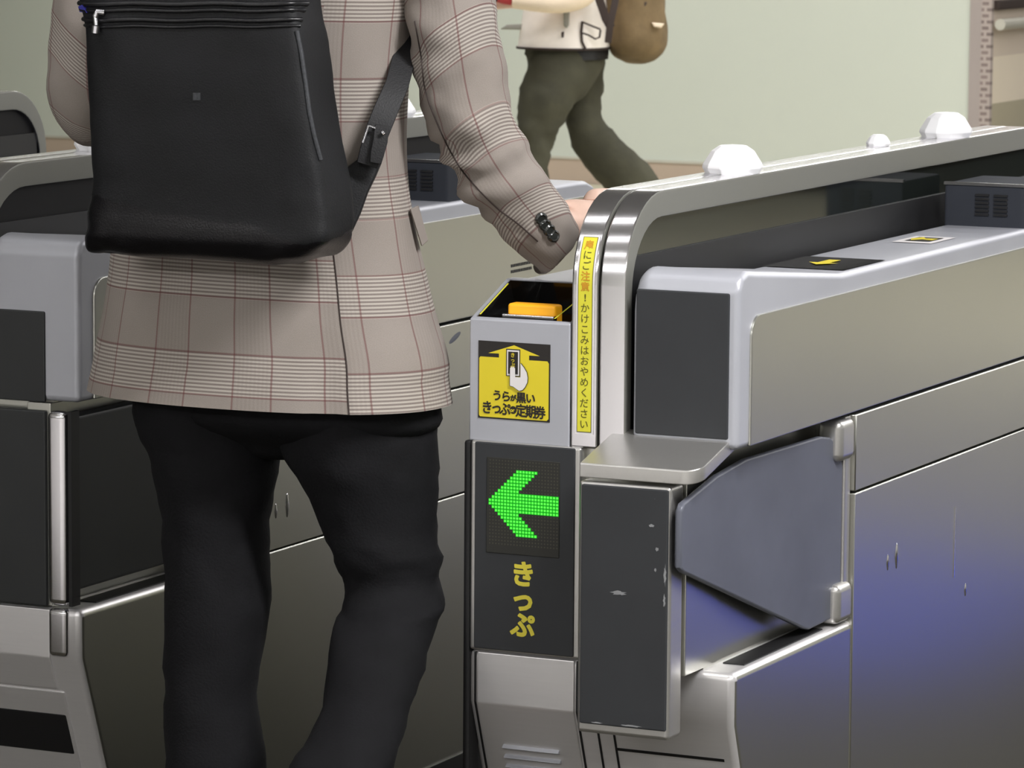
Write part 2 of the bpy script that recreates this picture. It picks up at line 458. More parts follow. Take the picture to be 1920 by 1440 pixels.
def make_gate(x0, label, kind, name='ticket_gate', group=None):
    g = thing(name, (x0, 0, 0), label, 'ticket gate', group)
    X = lambda v: x0 + v
    # ---- carcass
    mb = MB()
    base = [(.09, 0), (.09, .19), (0, .415), (0, .486), (LEN, .486), (LEN, .415), (LEN - .09, .19), (LEN - .09, 0)]
    base[1] = (.085, .19)
    mb.prism(base, 'X', X(.0), X(W)); mb.bevel(.011, 3); mb.bm.normal_update()
    for f in mb.bm.faces:
        if abs(f.normal.x) > .95: f.material_index = 1
    mb.done('base_cabinet', ['front_steel', 'panel_steel'], g, 40)
    MB().box(X(-.004), X(W + .004), .07, LEN - .07, 0, .045).done('plinth', 'black_trim', g)
    mb = MB(); mb.box(X(.0), X(.337), .012, LEN - .012, .484, .778)
    mb.done('core', 'panel_steel', g, 40)
    # ---- handrail: two parallel bands with lamps on top
    for a, b in ((.148, .1855), (.1885, .2255)):
        mb = rail_mesh(MB(), X(a), X(b)).bevel(.0035, 2, 50); mb.bm.normal_update()
        for f in mb.bm.faces:
            if abs(f.normal.x) > .9: f.material_index = 1
        mb.done('handrail_band', ['stainless', 'rail_satin'], g, 40)
    MB().box(X(.152), X(.2215), .03, LEN - .03, .776, 1.02).done('handrail_post', 'black_trim', g)
    out, inn = rail_profile()
    ins = [(y, z + .001) for y, z in inn]
    MB().prism(ins, 'X', X(.158), X(.2165)).done('screen_panel', 'dark_glass' if kind == 'ticket' else 'black_matte', g)
    lamp = [(.038, 0), (.0425, .008), (.0415, .0125), (.030, .031), (.019, .0385), (0, .040)]
    for yy, s_ in (((.395, 1.0), (1.335, 1.0)) if kind != 'ticket' else ((.452, 1.0), (1.345, 1.0), (1.09, .45))):
        xx = .188 if s_ == 1 else .168
        MB().lathe([(r * s_, z * s_) for r, z in lamp], (X(xx), yy, 1.1025), 12, 1.0, 1.10).bevel(.0012, 2, 12).done('indicator_lamp', 'lamp_white', g, 24)
    # ---- right-hand shell with its sloping top
    mb = MB(); mb.prism(shell_profile(), 'X', X(.236), X(W))
    bmesh.ops.recalc_face_normals(mb.bm, faces=mb.bm.faces)
    es = [e for e in mb.bm.edges if all(abs(v.co.x - X(.236)) < 1e-5 and v.co.z > .9 for v in e.verts) and e.calc_length() > 1e-5]
    bmesh.ops.bevel(mb.bm, geom=es, offset=.022, segments=5, profile=.5, affect='EDGES', clamp_overlap=True)
    mb.bevel(.009, 3, 25)
    shell = mb.done('upper_shell', 'silver_paint', g, 40)
    # left-hand top
    prof = [(.14, .779), (.14, .963), (.16, .9705), (LEN - .16, .9705), (LEN - .14, .963), (LEN - .14, .779)] if kind == 'ticket' else shell_profile()
    MB().prism(prof, 'X', X(0), X(.146)).bevel(.008, 3, 25).done('reader_shell', 'silver_paint', g, 40)
    # ---- side skin towards the passage on the right
    s0, s1 = W - .002, W + .0022
    def rounded(y0, y1, za, zb, r, corners='tl'):
        pts = [(y0, za)]
        if 'l' in corners: pts += [(y0 + r - r * math.cos(t), zb - r + r * math.sin(t)) for t in [math.pi / 2 * k / 8 for k in range(9)]]
        else: pts.append((y0, zb))
        pts += [(y1 - r + r * math.sin(t), zb - r + r * math.cos(t)) for t in [math.pi / 2 * k / 8 for k in range(9)]]
        pts.append((y1, za))
        return pts
    MB().prism(rounded(.036, LEN - .036, .781, .951, .028), 'X', X(s0), X(s1 + .001)).bevel(.002, 2, 60).done('upper_side_panel', 'panel_steel', g, 40)
    MB().box(X(.337), X(s1), .428, LEN - .428, .669, .776).bevel(.0015, 1).done('middle_side_panel', 'panel_steel', g, 40)
    if kind != 'ticket':
        MB().box(X(.337), X(s1), .428, LEN - .428, .05, .4865).bevel(.0015, 1).done('lower_side_panel', 'panel_steel', g, 40)
    mb = MB(); mb.box(X(.337), X(s1), .428, LEN - .428, .05 if kind == 'ticket' else .4895, .6655); mb.bevel(.0015, 1)
    door = mb.done('side_door', 'panel_steel', g, 40)
    for (yy, zz, h, w_) in ((.601, .552, .022, .006), (.565, .548, .014, .005), (.905, .455, .012, .005)):
        mb = MB(); mb.lathe([(0, -h), (w_ * .6, -h * .7), (w_, 0), (w_ * .6, h * .7), (0, h)], (X(s1 - .001), yy, zz), 10, .6, 1)
        mb.done('dent', 'stainless', door, 60)
    MB().box(X(s1 - .002), X(s1 + .0012), .848, .852, .482, .588).done('slot_edge', 'stainless', door)
    # recess, door post
    MB().box(X(.330), X(W - .004), .404, .428, .49, .776).bevel(.004, 2).done('hinge_post', 'stainless_side', g, 40)
    MB().box(X(.352), X(W + .004), .368, .424, .716, .774).bevel(.011, 3).done('hinge_block', 'stainless_side', g, 40)
    MB().box(X(.352), X(W + .004), .368, .424, .489, .545).bevel(.011, 3).done('hinge_block', 'stainless_side', g, 40)
    MB().box(X(.330), X(W - .004), LEN - .428, LEN - .404, .49, .776).bevel(.004, 2).done('hinge_post', 'stainless_side', g, 40)
    MB().box(X(.345), X(.375), .06, .345, .4862, .4878).done('floor_slot', 'black_trim', g)
    MB().box(X(.300), X(.3385), -.0 if kind != 'ticket' else -.053, .055, .488, .776).bevel(.0015, 2).done('recess_lining', 'panel_steel', g, 40)
    if kind == 'ticket':
        # swing flap standing open along the passage
        fl = [(-.106, .640), (-.106, .712), (-.098, .722), (.0, .745), (.09, .756), (.33, .757), (.36, .752), (.395, .735), (.404, .705), (.404, .545), (.398, .515), (.375, .497), (.30, .4935), (.285, .497), (-.095, .632)]
        bm_ = MB(); bm_.prism(fl, 'X', 0, .010); bm_.bevel(.0035, 3, 60)
        for v in bm_.bm.verts: v.co.x += X(.3435 + (v.co.y + .106) / .52 * .026)
        bm_.done('flap', 'flap_grey', g, 40)
    else:
        MB().box(X(.340), X(.366), .016, .402, .508, .757).bevel(.006, 2).done('flap', 'flap_dark', g, 40)
    # rear head
    MB().box(X(.250), X(.380), 1.165, 1.34, .972, 1.044).bevel(.006, 2).done('rear_head', 'far_box', g, 40)
    mb = MB()
    for k in range(6):
        for c in (.302, .332): mb.box(X(c), X(c + .022), 1.163, 1.166, .995 + k * .006, .9985 + k * .006)
    mb.done('rear_vent', 'black_trim', g)
    MB().box(X(.250), X(.380), 1.164, 1.172, 1.041, 1.0455).done('rear_head_trim', 'stainless', g)

    if kind == 'ticket':
        # ---- ticket head with a sunken black tray
        mb = MB(); bm = mb.bm
        hx0, hx1, yb = .0, .1465, .112
        zf, zb_ = .931, .9745
        def top(xl, u, dn=0):    # u 0..1 along the sloping top
            n = V((0, -(zb_ - zf), yb)).normalized()
            return V((X(xl), 0 + yb * u, zf + (zb_ - zf) * u)) - n * dn
        A = [top(hx0, 0), top(hx1, 0), top(hx1, 1), top(hx0, 1)]
        Bq = [top(hx0 + .008, .06), top(hx1 - .002, .06), top(hx1 - .002, .96), top(hx0 + .008, .96)]
        D = [V((X(hx0), 0, .768)), V((X(hx1), 0, .768)), V((X(hx1), yb + .02, .768)), V((X(hx0), yb + .02, .768))]
        A2 = [A[0], A[1], V((X(hx1), yb + .02, zb_)), V((X(hx0), yb + .02, zb_))]
        va = [bm.verts.new(p) for p in A]; vb = [bm.verts.new(p) for p in Bq]; vd = [bm.verts.new(p) for p in D]; v2 = [bm.verts.new(p) for p in A2[2:]]
        for i in range(4): bm.faces.new((va[i], va[(i + 1) % 4], vb[(i + 1) % 4], vb[i]))
        bm.faces.new((va[0], vd[0], vd[1], va[1])); bm.faces.new((va[1], vd[1], vd[2], v2[0], va[2])); bm.faces.new((va[3], v2[1], vd[3], vd[0], va[0]))
        bm.faces.new((va[2], v2[0], v2[1], va[3])); bm.faces.new((v2[0], vd[2], vd[3], v2[1])); bm.faces.new(vd[::-1])
        bmesh.ops.recalc_face_normals(bm, faces=bm.faces)
        es = [e for e in bm.edges if len(e.link_faces) == 2 and e.calc_face_angle(0) > .4]
        bmesh.ops.bevel(bm, geom=es, offset=.006, segments=3, profile=.5, affect='EDGES', clamp_overlap=True)
        head = mb.done('ticket_head', 'silver_paint', g, 40)
        mb = MB(); bm = mb.bm
        e = .0008
        T = [top(hx0 + .008 - e, .06 - .006, -.0004), top(hx1 - .002 + e, .06 - .006, -.0004), top(hx1 - .002 + e, .966, -.0004), top(hx0 + .008 - e, .966, -.0004)]
        Bt = [top(hx0 + .012, .08, .012), top(hx1 - .005, .08, .012), top(hx1 - .005, .93, .045), top(hx0 + .012, .93, .045)]
        vt = [bm.verts.new(p) for p in T]; vbt = [bm.verts.new(p) for p in Bt]
        for i in range(4): bm.faces.new((vt[i], vbt[i], vbt[(i + 1) % 4], vt[(i + 1) % 4]))
        bm.faces.new(vbt)
        tray = mb.done('ticket_tray', 'black_gloss', g, recalc=False)
        MB().box(X(.040), X(.1105), .032, .056, .905, .9505).bevel(.004, 3).done('ticket_slot', 'slot_orange', tray, 40)
        MB().box(X(.037), X(.1135), .020, .032, .905, .9375).bevel(.002, 2).done('slot_lip', 'chrome', tray, 40)
        for xa in (.0095, .1185):
            mb = MB()
            p = [top(xa, .09, -.0012), top(xa + .0022, .09, -.0012), top(xa + .0022, .86, -.0012), top(xa, .86, -.0012)]
            if xa > .1: p = [q + V((.016 * (i > 1), 0, 0)) for i, q in enumerate(p)]
            mb.poly(p)
            mb.done('guide_line', 'sign_lemon', tray, recalc=False)
        # ---- yellow pictogram sticker on the head's front
        SX0, SX1, SZ0, SZ1 = .0135, .1185, .799, .9025
        def SP(k): return lambda s, t: V((X(SX0 + (SX1 - SX0) * s), -.0007 - .0004 * k, SZ1 + (SZ0 - SZ1) * t))
        f0, f1, f2, f3, f4 = SP(0), SP(1), SP(2), SP(3), SP(4)
        st = MB(); st.box(X(SX0), X(SX1), -.0007, .002, SZ0, SZ1)
        st = st.done('pictogram_sticker', 'sign_black', g)
        mb = MB()
        def cr(cx, cz, r, a0):
            return [(cx + r * math.cos(a0 + math.pi / 2 * k / 5), cz - r * math.sin(a0 + math.pi / 2 * k / 5)) for k in range(6)]
        body = cr(.955, .955, .03, -math.pi / 2)[::1] + cr(.955, .245, .03, 0)
        body = [(.015, .225), (.015, .96)] + [(.03, .98), (.96, .98), (.985, .955), (.985, .245), (.965, .215)] + [(.71, .215), (.71, .155), (.86, .155), (.5, .035), (.14, .155), (.29, .155), (.29, .205), (.03, .205)]
        mb.poly([f1(*p) for p in body])
        mb.done('sticker_arrow', 'sign_yellow', st, recalc=False)
        mb = MB()
        def rect(fn, a, b, c, d): mb.poly([fn(a, b), fn(a, d), fn(c, d), fn(c, b)])
        rect(f2, .393, .085, .588, .435); mb.done('card_outline', 'sign_black', st, recalc=False); mb = MB()
        rect(f3, .405, .098, .578, .425); mb.done('card_border', 'sign_white', st, recalc=False); mb = MB()
        rect(f4, .425, .118, .560, .405); mb.done('card_face', 'sign_black', st, recalc=False)
        f5, f6 = SP(5), SP(6)
        hand = [(.455, .33), (.475, .305), (.505, .305), (.525, .33), (.527, .44), (.60, .44), (.60, .26), (.645, .31), (.685, .37), (.70, .44), (.695, .50), (.665, .56), (.63, .60), (.585, .615), (.54, .59), (.50, .565), (.455, .555)]
        mb = MB(); hc = (.57, .46)
        mb.poly([f5(hc[0] + (a - hc[0]) * 1.06, hc[1] + (b - hc[1]) * 1.05) for a, b in hand]); mb.done('hand_outline', 'sign_black', st, recalc=False)
        mb = MB(); mb.poly([f6(*p) for p in hand]); mb.done('hand_symbol', 'sign_white', st, recalc=False)
        flat = lambda y: (lambda x, z: V((X(x), y, z)))
        sx = lambda s: SX0 + (SX1 - SX0) * s
        sz = lambda t: SZ1 + (SZ0 - SZ1) * t
        mb = MB()
        add_glyphs(mb, [('う', sx(.27), sz(.695), .0150), ('ら', sx(.395), sz(.70), .0150), ('が', sx(.495), sz(.715), .0090), ('黒', sx(.605), sz(.705), .0150), ('い', sx(.735), sz(.705), .0150),
                        ('き', sx(.13), sz(.858), .0185, .9), ('っ', sx(.262), sz(.855), .0185, .9), ('ぷ', sx(.382), sz(.865), .0185, .9), ('定', sx(.605), sz(.872), .0180, .9), ('期', sx(.74), sz(.876), .0180, .9), ('券', sx(.87), sz(.882), .0180, .9)],
                   flat(-.0016), bold=.0001, fat=.0004)
        c0 = (sx(.495), sz(.868))
        mb.poly([V((X(c0[0] + .0052 * math.cos(-a)), -.0015, c0[1] + .0052 * math.sin(-a))) for a in [2 * math.pi * k / 20 for k in range(20)]])
        mb.done('sticker_lettering', 'sign_black', st, recalc=False)
        mb = MB(); add_glyphs(mb, [('o', c0[0] - .0008, c0[1], .0072), ('r', c0[0] + .0030, c0[1], .0072)], flat(-.0020), bold=.0002)
        mb.done('small_lettering', 'sign_yellow', st, recalc=False); mb = MB()
        for i, ch in enumerate('きっぷ'): add_glyphs(mb, [(ch, sx(.492), sz(.16 + i * .065), .0068)], flat(-.0034), bold=.0001)
        mb.done('small_lettering', 'sign_yellow', st, recalc=False)
        # ---- tall warning strip bending up the handrail
        def rp(x, z):     # z is arc height along the front
            if z <= .983: return V((X(x), -.0008, z))
            a = (z - .983) / .12
            return V((X(x), .12 - .1208 * math.cos(a), .983 + .1208 * math.sin(a)))
        def strip(xa, xb, za, zb, off, mat, nm, par):
            m_ = MB(); n = 24
            L = [[m_.bm.verts.new(rp(x + 0, za + (zb - za) * i / n) + V((0, -off, off * .3))) for i in range(n + 1)] for x in (xa, xb)]
            for i in range(n): m_.bm.faces.new((L[0][i], L[1][i], L[1][i + 1], L[0][i + 1]))
            return m_.done(nm, mat, par, recalc=False, smooth=60)
        wst = strip(.1555, .1815, .787, 1.051, 0, 'sign_white', 'warning_strip', g)
        strip(.1580, .1790, .7895, 1.0485, .0004, 'sign_olive', 'strip_outline', wst)
        strip(.1588, .1782, .7903, 1.0477, .0007, 'sign_lemon', 'strip_field', wst)
        txt = '扉にご注意!かけこみはおやめください'
        n = len(txt); z_top, z_bot = 1.037, .800
        for run in ((0,), (1, 2), (3, 4), tuple(range(5, n))):
            faded = run[0] in (0, 3); ml = MB()
            for i in run:
                z = z_top + (z_bot - z_top) * i / (n - 1); ch = txt[i]
                add_glyphs(ml, [(ch, .1685 + (.005 if ch == '!' else 0), z, .0132)], lambda x, zz: rp(x, zz) + V((0, -.0010, .0003)), bold=.0003 if faded or ch == '!' else .00008)
            ml.done('faded_lettering' if faded else 'strip_lettering', 'sign_orange' if faded else 'sign_olive', wst, recalc=False)
        # ---- display column
        MB().box(X(-.007), X(.004), -.002, .03, .30, .768).bevel(.004, 2).done('edge_trim', 'black_trim', g, 40)
        mb = MB(); mb.box(X(.004), X(.166), -.004, .02, .486, .769); mb.bevel(.004, 3)
        fr = mb.done('display_frame', 'stainless_side', g, 40)
        dp = MB().box(X(.0115), X(.158), -.0065, .0, .489, .7675).bevel(.002, 2).done('display_panel', 'rubber_pad', g, 40)
        MB().box(X(.030), X(.137), -.0075, -.006, .620, .7485).bevel(.001, 1).done('led_window', 'led_board', dp)
        pitch = .00447
        gx0, gz0 = .0355, .6465
        lit = set()
        for r in range(20):
            q = min(r, 19 - r)
            a0 = 9 - q; b0 = 15 - q if q <= 6 else 22
            if q >= 7: b0 = 22
            for c in range(a0, b0 + 1): lit.add((c, r))
        ml, mo, mf = MB(), MB(), MB()
        for r in range(-3, 23):
            for c in range(0, 23):
                x, z = X(gx0 + c * pitch), gz0 + r * pitch
                if (c, r) in lit:
                    mf.poly([(x - pitch / 2, -.0078, z - pitch / 2), (x + pitch / 2, -.0078, z - pitch / 2), (x + pitch / 2, -.0078, z + pitch / 2), (x - pitch / 2, -.0078, z + pitch / 2)])
                    ml.poly([(x + .00145 * math.cos(t), -.0083, z + .00145 * math.sin(t)) for t in [2 * math.pi * k / 8 for k in range(8)]])
                else:
                    mo.poly([(x + .0011 * math.cos(t), -.0079, z + .0011 * math.sin(t)) for t in [2 * math.pi * k / 6 for k in range(6)]])
        mf.done('led_glow', 'led_glow', dp); ml.done('led_arrow', 'led_green', dp); mo.done('led_matrix', 'led_off', dp)
        mb = MB()
        for i, ch in enumerate('きっぷ'):
            add_glyphs(mb, [(ch, .0845, .5945 - .0343 * i, .036, 1.0)], flat(-.0072), bold=.0005, fat=.0010)
        mb.done('display_lettering', 'letter_yellow', dp, recalc=False)
        # ---- lower front plate with louvres
        def slope(z): return 0.0 if z > .415 else (.415 - z) / .225 * .085
        mb = MB()
        prof = [(-.003, .4835), (-.003, .4145), (slope(.2) - .003, .2), (slope(.2) + .01, .2), (.01, .415), (.01, .4835)]
        mb.prism(prof, 'X', X(.0155), X(.158)); mb.bevel(.002, 2, 20)
        lp = mb.done('lower_plate', 'front_steel', g, 40)
        for k in range(4):
            zc = .3545 - k * .0143; yc = slope(zc) - .003
            mb = MB()
            mb.prism([(yc + .004, zc + .005), (yc - .006, zc - .003), (yc + .004, zc - .006)], 'X', X(.044), X(.128)); mb.bevel(.0015, 2)
            mb.done('louvre', 'silver_paint', lp, 40)
        for xa in (.0105, .1605, .187, .210):
            mb = MB()
            z1 = .4825 if xa < .17 else .40
            pr_ = [(-.0012, z1), (-.0012, .415), (slope(.2) - .0012, .2), (slope(.2) + .004, .2), (.004, .415), (.004, z1)]
            if z1 < .415: pr_ = [(slope(z1) - .0012, z1), (slope(.2) - .0012, .2), (slope(.2) + .004, .2), (slope(z1) + .004, z1)]
            mb.prism(pr_, 'X', X(xa), X(xa + .0028)); mb.done('front_groove', 'black_trim', g)
        mb = MB()
        pr_ = [(slope(.368) - .001, .368), (slope(.364) - .001, .364), (slope(.364) + .006, .364), (slope(.368) + .006, .368)]
        mb.prism(pr_, 'X', X(.212), X(.366))
        mb.done('front_groove', 'black_trim', g)
        # ---- bumper under the shelf, pad on the shell
        mb = MB(); mb.box(X(.206), X(.336), -.10, -.056, .411, .742); mb.bevel(.006, 3)
        bp = mb.done('bumper_box', 'stainless_side', g, 40)
        MB().box(X(.2115), X(.3335), -.1035, -.098, .424, .738).bevel(.0025, 2).done('bumper_pad', 'rubber_pad', bp, 40)
        for (cx, cz, rx, rz) in ((.311, .691, .005, .0025), (.319, .661, .003, .003), (.317, .634, .002, .003), (.266, .600, .013, .0035), (.3305, .628, .0022, .016), (.3300, .595, .002, .010), (.285, .4275, .018, .0015), (.237, .4270, .010, .0012)):
            mb = MB(); k_ = 9
            mb.poly([V((X(cx) + rx * (.75 + .25 * math.sin(7 * t + cx * 90)) * math.cos(t), -.10375, cz + rz * (.75 + .25 * math.cos(5 * t + cz * 70)) * math.sin(t))) for t in [2 * math.pi * q / 14 for q in range(14)]])
            mb.done('scuff', 'scuff_grey', bp)
        mb = MB(); r = .024; pl = [(.207, 0.02), (.207, -.10)]
        pl += [(.374 - r + r * math.sin(t), -.10 + r - r * math.cos(t)) for t in [math.pi / 2 * k / 8 for k in range(9)]] + [(.374, .02)]
        mb.prism(pl, 'Z', 0, .019)
        for v in mb.bm.verts: v.co.x += X(0); v.co.z += .7455 + (v.co.y + .10) * .26
        mb.bevel(.002, 2, 60)
        mb.done('shelf', 'stainless_side', g, 40)
        MB().box(X(.2415), X(.3725), -.003, .003, .793, .983).bevel(.0025, 2).done('shell_pad', 'rubber_pad', g, 40)
        # ---- reader window and arrow sticker on the sloping top of the right shell
        zt = lambda y: (1.007 - (y - .06) / .312 * .0295 if y < .372 else .9775)
        def onz(x, y, d): return V((X(x), y, zt(y) + d))
        mb = MB()
        def slabtop(xa, xb, ya, yb_, d, mat):
            mb.bm.faces.new([mb.bm.verts.new(onz(*p, d)) for p in ((xa, ya), (xb, ya), (xb, yb_), (xa, yb_))]).material_index = mat
        slabtop(.254, .3735, .405, .572, .0012, 0)
        rd = mb.done('card_reader', 'black_gloss', g, recalc=False)
        mb = MB(); mb.poly([onz(*p, .0022) for p in ((.292, .485), (.314, .455), (.336, .485), (.323, .485), (.323, .53), (.305, .53), (.305, .485))])
        mb.done('reader_arrow', 'sign_yellow', rd, recalc=False)
        mb = MB(); slabtop(.282, .344, .845, .955, .0012, 0); sk = mb.done('top_sticker', 'sign_white', g, recalc=False)
        mb = MB(); slabtop(.294, .333, .868, .934, .0018, 0); mb.done('sticker_field', 'sign_black', sk, recalc=False)
        mb = MB(); mb.poly([onz(.293, .90, .0024), onz(.303, .872, .0024), onz(.313, .892, .0024), onz(.332, .884, .0024), onz(.332, .912, .0024), onz(.313, .908, .0024), onz(.303, .93, .0024)])
        mb.done('sticker_arrow', 'sign_yellow', sk, recalc=False)
    else:
        # ---- plain exit-side front: dark pads, column, louvre opening
        MB().box(X(.165), X(.331), -.003, .003, .777, .905).bevel(.0025, 2).done('shell_pad', 'flap_dark', g, 40)
        MB().box(X(.165), X(.333), -.0065, .014, .488, .7655).bevel(.003, 2).done('display_panel', 'flap_dark', g, 40)
        mb = MB(); mb.box(X(.3335), X(.366), -.006, .014, .4895, .766); mb.bevel(.012, 4); mb.done('column_trim', 'stainless', g, 40)
        mb = MB(); mb.box(X(.3335), X(.366), -.006, .014, .4165, .4860); mb.bevel(.008, 4); mb.done('column_foot', 'stainless', g, 40)
        MB().box(X(.3675), X(.373), -.002, .02, .49, .766).done('edge_seal', 'black_trim', g)
        for zz in (.853, .843):
            mb = MB()
            for k in range(13): mb.box(X(W + .002), X(W + .0038), 1.392 + k * .0065, 1.3955 + k * .0065, zz - .0025, zz + .0025)
            mb.done('vent_slots', 'black_trim', g)
        mb = MB(); mb.lathe([(.022, 0), (0, .0006)], (0, 0, 0), 12, 1, .25)
        for v in mb.bm.verts: v.co = V((X(W + .0022) + v.co.z, 1.18 + v.co.x, .752 + v.co.y + v.co.x * .3))
        mb.done('smudge', 'flap_grey', g)
        def slope(z): return 0.0 if z > .415 else (.415 - z) / .225 * .085
        mb = MB()
        prof = [(-.003, .4835), (-.003, .4145), (slope(.366) - .003, .366), (slope(.366) + .01, .366), (.01, .415), (.01, .4835)]
        mb.prism(prof, 'X', X(.02), X(.336)); mb.bevel(.002, 2, 15); mb.done('lower_plate', 'front_steel', g, 40)
        mb = MB()
        prof = [(slope(.362) - .003, .362), (slope(.2) - .003, .2), (slope(.2) + .01, .2), (slope(.362) + .01, .362)]
        mb.prism(prof, 'X', X(.02), X(.346)); mb.bevel(.002, 2, 15); lp = mb.done('lower_door', 'front_steel', g, 40)
        mb = MB()
        prof = [(slope(.327) - .0045, .327), (slope(.265) - .0045, .265), (slope(.265) + .004, .265), (slope(.327) + .004, .327)]
        mb.prism(prof, 'X', X(.20), X(.342)); mb.bevel(.003, 2, 15); mb.done('vent_opening', 'black_trim', lp, 40)
    return g

gate = make_gate(0.0, 'silver ticket gate with a green arrow display and yellow ticket stickers', 'ticket')
left_gate = make_gate(-.99, 'plain ticket gate with dark front pads, left of the man in the plaid jacket', 'plain', group='ticket gates without stickers')
def copy_tree(o, parent=None):
    c = o.copy(); COL.objects.link(c)
    if parent is not None: c.parent = parent
    for ch in list(o.children): copy_tree(ch, c)
    return c
far_gate = copy_tree(left_gate); far_gate.location.x = -1.98
far_gate['label'] = 'farther plain ticket gate, only its rounded rail end showing at the left edge'

# ------------------------------------------------------------------ figures
def ring(c, ax, ay, n=40, e=2.0, yaw=0.0):
    out = []
    for k in range(n):
        t = 2 * math.pi * k / n; a, b = math.cos(t), math.sin(t)
        p = V((ax * math.copysign(abs(a) ** (2 / e), a), ay * math.copysign(abs(b) ** (2 / e), b), 0))
        out.append(c + Matrix.Rotation(yaw, 3, 'Z') @ p)
    return out
def sil_ring(l, r, y, d, B=None, n=40, e=2.0):
    """horizontal ellipse whose outline spans pixels l..r at height y; B = half thickness along the passage"""
    c = at((l + r) / 2, y, d); a = (r - l) / 2 * d / F_PX
    if B is None: return ring(c, a, a, n, e)
    A = math.sqrt(max(a * a - (B * sy) ** 2, 1e-4)) / cy
    return ring(c, A, B, n, e)
def dense(rows, k=3):
    """Catmull-Rom between rows of numbers"""
    out = []
    for i in range(len(rows) - 1):
        p0, p1, p2, p3 = rows[max(i - 1, 0)], rows[i], rows[i + 1], rows[min(i + 2, len(rows) - 1)]
        for j in range(k):
            t = j / k
            out.append([.5 * (2 * b + (c - a) * t + (2 * a - 5 * b + 4 * c - d) * t * t + (3 * b - a - 3 * c + d) * t ** 3) for a, b, c, d in zip(p0, p1, p2, p3)])
    out.append(list(rows[-1]))
    return out
def crumple(bm, amp, scale, seed=0, stretch=(1, 1, 1), fn=None):
    bm.normal_update()
    off = V((seed * 13.7, seed * 5.1, seed * 9.3))
    mv = []
    for v in bm.verts:
        p = V((v.co.x * stretch[0], v.co.y * stretch[1], v.co.z * stretch[2])) * scale + off
        h = noise.noise(p) + .5 * noise.noise(p * 2.1 + off)
        r = 1 - abs(noise.noise(p * .8 + off * 2)) * 2
        mv.append((v, v.normal * amp * (h * .7 + r * .3) * (fn(v.co) if fn else 1)))
    for v, d in mv: v.co += d
def path_tube(rows, n=28, k=3, flat=1.0):
    """rows: px, py, depth, width in px -> rings square to the path"""
    R = dense(rows, k); pts = [at(a, b, d) for a, b, d, w in R]; rings = []
    ref = V((0, 0, 1)); prev = None
    for i, p in enumerate(pts):
        d = (pts[min(i + 1, len(pts) - 1)] - pts[max(i - 1, 0)]).normalized()
        side = d.cross((CAM - p).normalized()).normalized(); dep = side.cross(d).normalized()
        r = R[i][3] / 2 * R[i][2] / F_PX
        rings.append([p + (side * math.cos(t) + dep * math.sin(t) * flat) * r for t in [2 * math.pi * q / n for q in range(n)]])
    return rings
def skin_mesh(name, nodes, edges, mat, parent, root, levels=2):
    me = bpy.data.meshes.new(name); keys = list(nodes)
    me.from_pydata([nodes[k][0] for k in keys], [(keys.index(a), keys.index(b)) for a, b in edges], [])
    o = bpy.data.objects.new(name, me); COL.objects.link(o)
    sk = o.modifiers.new('skin', 'SKIN'); sk.use_smooth_shade = True
    lay = me.skin_vertices[0].data if me.skin_vertices else None
    if lay is None:
        me.attributes  # the modifier makes the layer
    bpy.context.view_layer.update()
    if not me.skin_vertices:
        bm = bmesh.new(); bm.from_mesh(me); bm.verts.layers.skin.verify(); bm.to_mesh(me); bm.free()
    lay = me.skin_vertices[0].data
    for i, k in enumerate(keys):
        r = nodes[k][1]; lay[i].radius = (r, r) if isinstance(r, (int, float)) else r
        lay[i].use_root = (k == root)
    sub = o.modifiers.new('subdivision', 'SUBSURF'); sub.levels = levels; sub.render_levels = levels
    bpy.context.view_layer.update()
    new = bpy.data.meshes.new_from_object(o.evaluated_get(bpy.context.evaluated_depsgraph_get()))
    new.name = name
    bpy.data.objects.remove(o)
    new.materials.clear(); new.materials.append(M[mat])
    new.polygons.foreach_set('use_smooth', [True] * len(new.polygons))
    ob = bpy.data.objects.new(name, new); COL.objects.link(ob)
    ob.parent = parent; ob.location = -worldloc(parent)
    return ob
def hand_nodes(N, E, pre, wrist, hd, lat, up, s=1.0, curl=.35):
    """palm, four fingers and a thumb; hd towards the fingers, lat from little finger to index, up = back of hand"""
    palm = wrist + hd * .045 * s
    N[pre + 'palm'] = (palm, (.024 * s, .018 * s)); E.append((pre + 'wrist', pre + 'palm'))
    for i, (off, ln, r) in enumerate(((.030, .072, .0088), (.010, .080, .0092), (-.010, .074, .0088), (-.028, .058, .0078))):
        b = palm + hd * .042 * s + lat * off * s
        prev = pre + 'palm'; p = b
        N[f'{pre}f{i}0'] = (p, r * 1.15 * s); E.append((prev, f'{pre}f{i}0')); prev = f'{pre}f{i}0'
        d = hd.copy()
        for j, fr in enumerate((.46, .32, .22)):
            d = (d - up * curl * (.55 + .25 * j)).normalized()
            p = p + d * ln * fr * s
            N[f'{pre}f{i}{j+1}'] = (p, r * (1 - .1 * (j + 1)) * s); E.append((prev, f'{pre}f{i}{j+1}')); prev = f'{pre}f{i}{j+1}'
    p = palm - hd * .022 * s + lat * .022 * s
    N[pre + 't0'] = (p, .013 * s); E.append((pre + 'palm', pre + 't0'))
    p = p + (hd * .9 + lat * .30 - up * .45).normalized() * .036 * s
    N[pre + 't1'] = (p, .0105 * s); E.append((pre + 't0', pre + 't1'))
    p = p + (hd * .95 + lat * .05 - up * .40).normalized() * .030 * s
    N[pre + 't2'] = (p, .0088 * s); E.append((pre + 't1', pre + 't2'))

